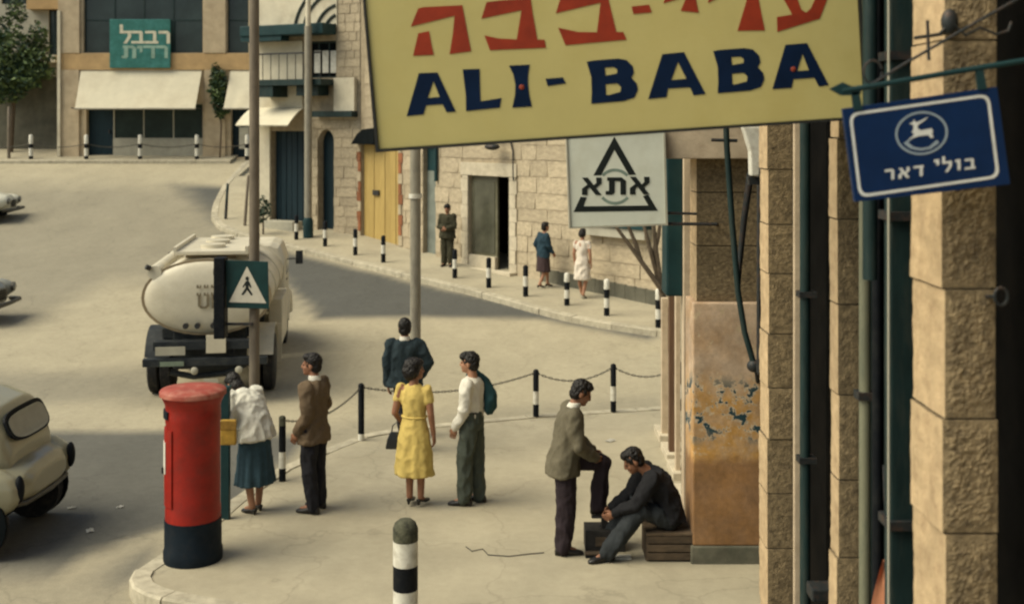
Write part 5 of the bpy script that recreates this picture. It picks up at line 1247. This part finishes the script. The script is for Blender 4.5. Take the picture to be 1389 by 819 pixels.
MB(Tb).loft([[(x,-.045,fz-.03),(x,.045,fz-.03),(x,.04,fz-.004),(x,-.04,fz-.004)] for x in (-.13,-.05,.05,.13)]).build('footrest', m_iron, sbx)
MB(Tb).box(-.10,.10,-.152,-.141,.06,.15).build('drawer', m_wood, sbx, bevel=.004)
for i, (dx, dy, m, lb, sz) in enumerate([(-.13,-.28,m_black,'small black polish brush on the pavement by the shoeshine box',(.08,.03,.03)), (.15,-.30,m_white,'pale rag beside the shoeshine box',(.09,.05,.02))]):
    bsh = thing('polish_brush' if i == 0 else 'rag', sbx.location+Vector((dx,dy,0)), lb, 'brush' if i == 0 else 'rag'); Tq = Matrix.Translation(bsh.location)
    MB(Tq).box(-sz[0],sz[0],-sz[1],sz[1],.0,sz[2]).build('bristles' if i == 0 else 'cloth', m, bsh, bevel=.006)
    if i == 0: MB(Tq).box(-sz[0]*1.05,sz[0]*1.05,-sz[1]*1.1,sz[1]*1.1,sz[2]+.001,sz[2]+.022).build('back', m_wood, bsh, bevel=.006)
# far pedestrians
olv = clothm('olive_uniform', (.045,.042,.026)); blu = clothm('blue_jumper', (.022,.045,.062)); bsk = clothm('dark_skirt', (.05,.033,.034)); wdr = clothm('cream_dress', (.62,.55,.46))
person('soldier in olive uniform standing by the wall left of the doorway', at_px(607,361), NEAR-.3, 1.66, dict(elL=(.06,.23,1.12), wrL=(.22,.06,1.08), elR=(.06,-.23,1.12), wrR=(.22,-.06,1.10)), [('jacket','tunic',olv,{'fat':1.12}),('trousers','trousers',olv,{'fat':1.1}),('shoes','boots',m_shoe)], 'pedestrians on the far pavement', voxel=.02, face=True, hair=[((0,0,.06),(.11,.095,.07))])
person('woman in blue top and dark skirt walking past the stone house', at_px(737,390), RIGHT+.5, 1.60, dict(anL=(.17,.07,.09), knL=(.16,.08,.5), toL=(.32,.08,.03), anR=(-.16,-.07,.10), knR=(.03,-.08,.5), toR=(0,-.08,.03), elL=(-.12,.21,1.14), wrL=(.02,.22,.92), elR=(.05,-.21,1.14), wrR=(.18,-.2,.95), neck=(.03,0,1.47), head=(.07,0,1.62)), [('jacket','top',blu,{'fat':1.0}),('skirt','skirt',bsk,{'hem':.42,'flare':.24}),('heels','shoes',m_shoe)], 'pedestrians on the far pavement', voxel=.02, hair=[((-.05,0,-.03),(.07,.08,.08))])
person('woman in cream white dress walking on the far pavement', at_px(790,404), RIGHT+1.1, 1.61, dict(anL=(.10,.06,.09), toL=(.25,.07,.03), anR=(-.10,-.06,.09), toR=(.06,-.07,.03)), [('dress','dress',wdr,{'hem':.46,'flare':.235,'slv':.4}),('heels','shoes',m_panel)], 'pedestrians on the far pavement', voxel=.02, hair=[((-.05,0,-.0),(.085,.1,.09))])
# ================================================================== VEHICLES
def car(loc, yaw, m_body, label, group='cars at the left edge'):
    t = thing('sedan_car', loc, label, 'car', group); T = Matrix.Translation(loc) @ Matrix.Rotation(yaw, 4, 'Z')
    def sec(x, w_, z0, z1, n=20, e=3.2):
        return [(x, w_*math.copysign(abs(math.cos(q))**(2/e), math.cos(q)), (z0+z1)/2+(z1-z0)/2*math.copysign(abs(math.sin(q))**(2/e), math.sin(q))) for q in [2*math.pi*i/n for i in range(n)]]
    b = MB(T)
    b.loft([sec(*s_) for s_ in ((-1.70,.42,.56,.78),(-1.64,.56,.50,.86),(-1.45,.66,.44,.93),(-.8,.76,.26,.98),(0,.77,.25,.98),(.6,.74,.25,.98),(1.0,.62,.28,1.00),(1.5,.52,.30,.97),(1.9,.45,.34,.88),(2.02,.34,.40,.74))])
    for s_ in (-1,1):
        b.ell((1.25,.60*s_,.66), (.86,.185,.25)); b.ell((1.70,.60*s_,.70), (.38,.16,.185)); b.ell((-1.12,.66*s_,.66), (.58,.185,.31)); b.tube([(.9,.66*s_,.74),(0,.72*s_,.66),(-1,.70*s_,.70)], [.12,.10,.12], 10)
    body = b.organic('body', m_body, t, .022, 4)
    c = MB(T)
    c.loft([sec(x, w_, .70, z1, 24, 3.4) for x, w_, z1 in ((-1.50,.50,1.04),(-1.43,.56,1.26),(-1.30,.60,1.46),(-1.02,.64,1.56),(-.3,.66,1.57),(.15,.66,1.56),(.38,.63,1.50),(.62,.62,1.22),(.84,.60,.98))])
    c.organic('cabin', m_body, t, .022, 4)
    CT = [(-1.50,.50,1.04),(-1.43,.56,1.26),(-1.30,.60,1.46),(-1.02,.64,1.56),(-.3,.66,1.57),(.15,.66,1.56),(.38,.63,1.50),(.62,.62,1.22),(.84,.60,.98)]
    def halfw(x, z):
        for p, q in zip(CT, CT[1:]):
            if p[0] <= x <= q[0]:
                f_ = (x-p[0])/(q[0]-p[0]); w_ = p[1]+(q[1]-p[1])*f_; zt_ = p[2]+(q[2]-p[2])*f_
                return w_*(max(0, 1-(abs(z-(.7+zt_)/2)/((zt_-.7)/2))**3.4))**(1/3.4)
        return .5
    def pane(name, pts, s_):
        ex = []
        for p, q in zip(pts, pts[1:]+pts[:1]): ex += [(p[0]+(q[0]-p[0])*i/4, p[1]+(q[1]-p[1])*i/4) for i in range(4)]
        MB(T).flat([ex], lambda x, z: (x, s_*(halfw(x, z)-.006), z), .022, (0,s_,0)).build(name, m_glass, t)
    for s_ in (-1,1):
        pane('side_window', [(.62,1.04),(-.02,1.04),(-.03,1.40),(.34,1.39),(.44,1.32)], s_)
        pane('side_window', [(-.10,1.06),(-.86,1.06),(-.90,1.43),(-.11,1.43)], s_)
        pane('quarter_window', [(-.95,1.06),(-1.30,1.08),(-1.25,1.26),(-1.14,1.36),(-.98,1.41)], s_)
        MB(T).tube([(.85,.78*s_,.60),(.3,.79*s_,.60),(-.6,.785*s_,.60)], .012, 6).build('side_trim', m_chain, t)
        h = MB(T).tube([(2.02,.60*s_,.70),(2.075,.60*s_,.70)], [.105,.10], 16).build('headlight', m_chain, t, True); MB(T).ell((2.075,.60*s_,.70), (.03,.085,.085)).build('lens', mat('lamp_glass', (.20,.20,.18), .12, .1, 5, spec=.6), h, True)
        MB(T).ell((-1.655,.64*s_,.70), (.05,.06,.14)).build('tail_light', m_black, t, True); MB(T).tube([(-.35,.775*s_,.84),(-.15,.785*s_,.84)], .012, 6).build('door_handle', m_chain, t)
        for x in (1.28,-1.22):
            wh = MB(T).tube([(x,.60*s_,.315),(x,.765*s_,.315)], [.315,.315], 26).build('wheel', m_rubber, t, True); MB(T).tube([(x,.766*s_,.315),(x,.785*s_,.315)], [.19,.15], 20).build('hub_cap', m_chain, wh, True)
            MB(T).tube([(x,.74*s_,.36),(x,.775*s_,.36)], [.36,.36], 24).build('wheel_arch', m_dark, t)
    MB(T).flat([[(-.50,1.06),(.50,1.06),(.44,1.40),(-.44,1.40)]], lambda y, z: (.80-(z-1.0)*.95, y, z), .02, (.86,0,.51)).build('windscreen', m_glass, t)
    rw_ = lambda d: (lambda y, z: (-1.535-d+(z-1.10)*.50+abs(y)**3*.35, y, z))
    def oval(ky, kz): return [(ky*math.copysign(abs(math.cos(q))**.6, math.cos(q)), 1.25+kz*math.copysign(abs(math.sin(q))**.6, math.sin(q))) for q in [2*math.pi*i/28 for i in range(28)]]
    rwo = MB(T).flat([oval(.46,.155)], rw_(0), .03, (-.88,0,.47)).build('rear_window', m_black, t)
    MB(T).flat([oval(.42,.125)], rw_(.030), .006, (-.88,0,.47)).build('pane', mat('car_glass', (.16,.165,.14), .15, .2, 2, spec=.6), rwo)
    MB(T).ell((1.98,0,.60), (.07,.36,.15)).build('grille', m_black, t, True)
    for k in range(5): MB(T).box(2.03,2.06,-.30,.30,.50+.05*k,.515+.05*k).build('grille_bar', m_chain, t)
    MB(T).tube([(1.91,.80,.42),(2.16,.66,.42),(2.19,0,.42),(2.16,-.66,.42),(1.91,-.80,.42)], .05, 8).build('bumper', m_chain, t, True)
    MB(T).tube([(-1.52,.62,.52),(-1.66,.50,.52),(-1.70,0,.52),(-1.66,-.50,.52),(-1.52,-.62,.52)], .028, 8).build('bumper', m_chain, t, True)
    MB(T).box(-1.35,1.9,-.45,.45,.30,.38).build('underbody', m_dark, t)
    return t
m_carc = mat('cream_car_paint', (.27,.25,.165), .30, .08, 2, coat=.5, dirt=(.20,.18,.115), dirt_amt=.4, dscale=2)
m_carw = mat('white_car_paint', (.56,.54,.44), .35, .08, 2, coat=.4)
m_carg = mat('grey_car_paint', (.22,.22,.19), .35, .08, 2, coat=.4)
def car_at(px, py, yaw, m, label, back):
    p = hit(px, py, -KERB); h = Vector((math.cos(yaw), math.sin(yaw), 0)); return car(p-h*back, yaw, m, label)
yc = math.pi-.03
car_at(8, 727, yc, m_carc, 'cream rounded sedan cut off by the left edge in the foreground', -1.22)
cg = hit(8, 438, -KERB); car(cg+Vector((-2.15,0,0)), .05, m_carg, 'grey sedan just peeking in at the left edge, halfway up the road')
cw = hit(10, 302, -KERB); yw = .12; tc_ = car(cw+Vector((-2.0,.2,0)), yw, m_carw, 'white sedan peeking in at the left edge near the top of the road')

# ---- tanker truck seen from behind
m_tank = mat('cream_tank_paint', (.58,.53,.41), .5, .1, 2, coat=.15, dirt=(.40,.35,.25), dirt_amt=.45, dscale=2.2)
m_tankd = mat('tank_rim', (.26,.20,.12), .5, .2, 5)
m_chas = mat('oily_chassis', (.016,.020,.024), .6, .4, 6, dirt=(.05,.05,.04), dirt_amt=.5, dscale=6)
tr0 = hit(283, 541, -KERB); ty = math.atan2(.995, -.13)
trk = thing('tanker_truck', tr0, 'cream tanker truck seen from behind on the road', 'truck'); T = Matrix.Translation(tr0) @ Matrix.Rotation(ty, 4, 'Z')
def esec(x, a, b, zc_, n=36, e=2.05): return [(x, a*math.copysign(abs(math.cos(q))**(2/e), math.cos(q)), zc_+b*math.copysign(abs(math.sin(q))**(2/e), math.sin(q))) for q in [2*math.pi*i/n for i in range(n)]]
zc_ = 1.66
tank = MB(T).loft([esec(-.34,.30,.17,zc_),esec(-.33,.58,.34,zc_),esec(-.29,.82,.48,zc_),esec(-.24,.94,.555,zc_),esec(-.2,.985,.58,zc_),esec(3.1,.985,.58,zc_),esec(3.2,.90,.53,zc_)]).build('tank', m_tank, trk, True)
for x in (-.2,.9,2.0,3.0):
    MB(T).loft([esec(x-.025,1.005,.60,zc_),esec(x+.025,1.005,.60,zc_)]).build('tank_band', m_tankd if x < 0 else m_tank, tank, True)
MB(T).box(.0,2.3,-.62,.55,zc_+.64,zc_+.70).build('catwalk', m_tank, trk, bevel=.01)
for y in (-.62,.50): MB(T).box(.0,2.3,y,y+.05,zc_+.701,zc_+.77).build('catwalk_rim', m_tank, trk)
for x in (.3,1.0,1.7):
    MB(T).box(x,x+.06,-.40,.40,zc_+.56,zc_+.639).build('catwalk_leg', m_tankd, trk)
    MB(T).tube([(x+.3,0,zc_+.6),(x+.3,0,zc_+.76)], [.2,.2], 20).build('manhole', m_tank, trk, True)
MB(T).tube([(-.25,.80,zc_+.40),(2.6,.66,zc_+.52)], [.11,.11], 14).build('hose_tube', m_tank, trk, True)
MB(T).tube([(-.27,.86,zc_+.47),(-.30,.92,zc_+.50)], .04, 8).build('hose_cap', m_iron, trk)
# lettering and fittings on the tank end
def tank_pt(y, z): 
    r = (abs(y)/.985)**2.3+(abs(z-zc_)/.58)**2.3; x = -.345+.15*min(1, r**1.6)*.9-.008
    return (x, y, z)
def tlet(lp, y0, z0, s_, th=.006):
    tol = [[(y0-a*s_, z0+b*s_) for a, b in l_] for l_ in lp]
    mb = MB(T); mb.flat(tol, lambda y, z: (tank_pt(y,z)[0]-.012, y, z), .004, (-1,0,0)); mb.build('letter', mat('faded_lettering', (.17,.14,.09), .7, .3, 10), trk)
U_ = [[(0,1),(.2,1),(.2,.25),(.32,.15),(.5,.15),(.6,.25),(.6,1),(.8,1),(.8,.18),(.6,0),(.2,0),(0,.18)]]
P__ = [[(0,1),(.6,1),(.78,.88),(.78,.58),(.6,.45),(.2,.45),(.2,0),(0,0)],[(.2,.85),(.2,.6),(.52,.6),(.58,.66),(.58,.8),(.52,.85)]]
tlet(U_, .12, zc_-.16, .22); tlet(P__, -.09, zc_-.16, .22)
for zz in (.16,.04):
    for k in range(3): tlet([[(0,0),(.7,0),(.7,.5),(.5,.5),(.5,.2),(.3,.2),(.3,.5),(0,.5)]], .14-.11*k, zc_+zz, .10)
for y in (.30,.12,-.12): MB(T).tube([(-.44,y,zc_-.42),(-.36,y,zc_-.42)], .045, 10).build('valve', m_iron, trk, True)
# chassis
for y in (-.42,.36): MB(T).box(-.3,5.4,y,y+.07,.78,.95).build('chassis_rail', m_chas, trk)
for x in (.2,1.6,2.8): MB(T).box(x,x+.12,-.75,.75,.951,1.10).build('cradle', m_chas, trk)
MB(T).box(-.45,-.30,-.95,.95,.62,.74).build('rear_beam', m_chas, trk, bevel=.01)
MB(T).box(-.40,-.2,-.8,.8,.86,1.0).build('rear_cross_member', m_chas, trk, bevel=.01)
MB(T).box(.3,.95,-.35,.35,.30,.78).build('differential_housing', m_chas, trk, bevel=.1)
MB(T).tube([(.65,-.8,.47),(.65,.8,.47)], .08, 10).build('rear_axle', m_chas, trk)
MB(T).box(-.47,-.455,.30,.75,.80,.93).build('tail_board', m_panel, trk); MB(T).box(-.47,-.455,.32,.68,.63,.70).build('tail_board', mat('tail_green', (.16,.20,.15), .6, .2, 6), trk)
MB(T).box(-.475,-.455,-.32,-.02,.82,1.10).build('licence_plate', m_cream, trk, bevel=.004)
for y in (.16,-.52): MB(T).ell((-.47,y,.55), (.03,.06,.06)).build('tail_light', m_panel, trk, True)
MB(T).box(-.48,-.456,-.20,.02,.28,.42).build('tow_plate', m_panel, trk)
for s_ in (-1,1):
    for y in ((.62,.80),(.83,1.0)):
        w__ = MB(T).tube([(.65,y[0]*s_,.47),(.65,y[0]*s_+.02*s_,.47),(.65,y[1]*s_-.02*s_,.47),(.65,y[1]*s_,.47)], [.44,.47,.47,.44], 30).build('wheel', m_rubber, trk, True)
        MB(T).tube([(.65,y[1]*s_+.001*s_,.47),(.65,y[1]*s_+.02*s_,.47)], [.22,.16], 18).build('rim', m_chas, w__, True)
    pts = [(.65+.62*math.cos(q), .81*s_, .47+.60*math.sin(q)) for q in [math.radians(20+14*k) for k in range(11)]]; mb = MB(T); vs = []
    for p in pts:
        for y in (-.20,.20): vs.append((p[0], p[1]+y, p[2]))
    n_ = len(vs); vs += [(x*.98+.013, y, z+.025) for x, y, z in vs]
    mb.add(vs, [(2*i,2*i+1,2*i+3,2*i+2) for i in range(10)]+[(n_+2*i+2,n_+2*i+3,n_+2*i+1,n_+2*i) for i in range(10)]+[(2*i,2*i+2,n_+2*i+2,n_+2*i) for i in range(10)]+[(2*i+3,2*i+1,n_+2*i+1,n_+2*i+3) for i in range(10)]).build('mudguard', m_chas if s_ > 0 else m_tank, trk, True)
    w__ = MB(T).tube([(4.75,.72*s_,.45),(4.75,.95*s_,.45)], [.45,.45], 28).build('wheel', m_rubber, trk, True); MB(T).tube([(4.75,.951*s_,.45),(4.75,.97*s_,.45)], [.2,.15], 16).build('rim', m_chas, w__, True)
    MB(T).box(1.5,3.2,s_*.75-.18,s_*.75+.18,.45,.85).build('side_locker', m_tank, trk, bevel=.02)
    MB(T).tube([(4.75+.6*math.cos(q), s_*.9, .48+.52*math.sin(q)) for q in [math.radians(10+16*k) for k in range(11)]], .14, 10).build('front_wing', m_tank, trk, True)
    MB(T).tube([(4.2,s_*1.0,1.75),(4.3,s_*1.22,1.75)], .012, 6).build('mirror_arm', m_iron, trk); MB(T).box(4.28,4.30,s_*1.22-.07,s_*1.22+.07,1.64,1.90).build('mirror', m_chas, trk)
# cab
cab = MB(T)
cab.loft([[(x,-w_,z0),(x,w_,z0),(x,w_*1.0,z1-.35),(x,w_*.9,z1-.06),(x,w_*.75,z1),(x,-w_*.75,z1),(x,-w_*.9,z1-.06),(x,-w_*1.0,z1-.35)] for x, w_, z0, z1 in ((3.45,.95,.75,2.08),(3.5,1.0,.7,2.16),(4.5,1.0,.7,2.16),(4.75,.97,.7,2.05))])
cabo = cab.build('cab', m_tank, trk, bevel=.03)
MB(T).loft([[(x,-w_,.72),(x,w_,.72),(x,w_,z1-.15),(x,w_*.7,z1),(x,-w_*.7,z1),(x,-w_,z1-.15)] for x, w_, z1 in ((4.76,.80,1.55),(5.6,.62,1.45),(5.9,.5,1.3))]).build('bonnet', m_tank, trk, bevel=.03)
MB(T).box(3.44,3.449,-.55,.55,1.6,1.95).build('rear_window', m_glass, cabo)
for s_ in (-1,1): MB(T).box(3.75,4.45,s_*1.003-.004,s_*1.003+.004,1.50,1.78).build('side_window', m_glass, cabo); MB(T).box(3.72,3.90,s_*1.01-.006,s_*1.01+.012,1.40,1.43).build('door_handle', m_iron, cabo)
MB(T).box(.15,.28,-.58,.58,.45,1.10).build('gear_panel', m_chas, trk, bevel=.03)
MB(T).box(1.9,3.35,-1.04,-.80,.50,1.30).build('side_cabinet', m_tank, trk, bevel=.02)
MB(T).tube([(-.28,.55,.50),(-.25,.2,.42),(-.25,-.3,.46),(-.28,-.6,.60)], .05, 8).build('hose', m_chas, trk, True)
# mud flap / side board on the right
MB(T).box(1.4,1.45,-1.06,-.70,.30,.95).build('mudflap', m_tank, trk)

# ================================================================== LITTER AND LOOSE WIRE
m_paper = mat('paper', (.62,.60,.54), .8, .1, 20)
def scrap(px, py, off, sz, label, rot):
    p = hit(px, py, off); t = setp(link('paper_scrap', bpy.data.meshes.new('paper_scrap'), m_paper, None), label, 'paper', 'scraps of paper on the ground')
    bm = bmesh.new(); n = 5; V = [[bm.verts.new((sz*(i/n-.5)*2, sz*(j/n-.5)*1.4, .008+.022*abs(noise.noise(Vector((i*.9+px, j*.8, 0)))))) for j in range(n+1)] for i in range(n+1)]
    for i in range(n):
        for j in range(n): bm.faces.new([V[i][j], V[i+1][j], V[i+1][j+1], V[i][j+1]])
    bmesh.ops.solidify(bm, geom=bm.faces[:], thickness=.003); bm.to_mesh(t.data); bm.free(); t.location = p; t.rotation_euler = (0,0,rot)
scrap(97,689,-KERB,.045,'small white paper scrap on the road just right of the cream sedan',.4)
scrap(163,688,-KERB,.04,'small white paper scrap on the road between the cream sedan and the pillar box',1.2)
scrap(122,720,-KERB,.055,'larger white paper scrap on the road, nearest the camera',2.0)
scrap(828,598,0,.07,'pale paper scrap on the pavement right of the foot resting man',.8)
wp = [(632,742),(640,748),(655,745),(662,753),(690,755),(715,752),(738,750)]
wire = setp(MB().tube([hit(x, y)+Vector((0,0,.008)) for x, y in wp], .0045, 6).build('loose_wire', m_iron, None, True), 'thin dark wire lying on the pavement left of the foot resting man', 'wire')
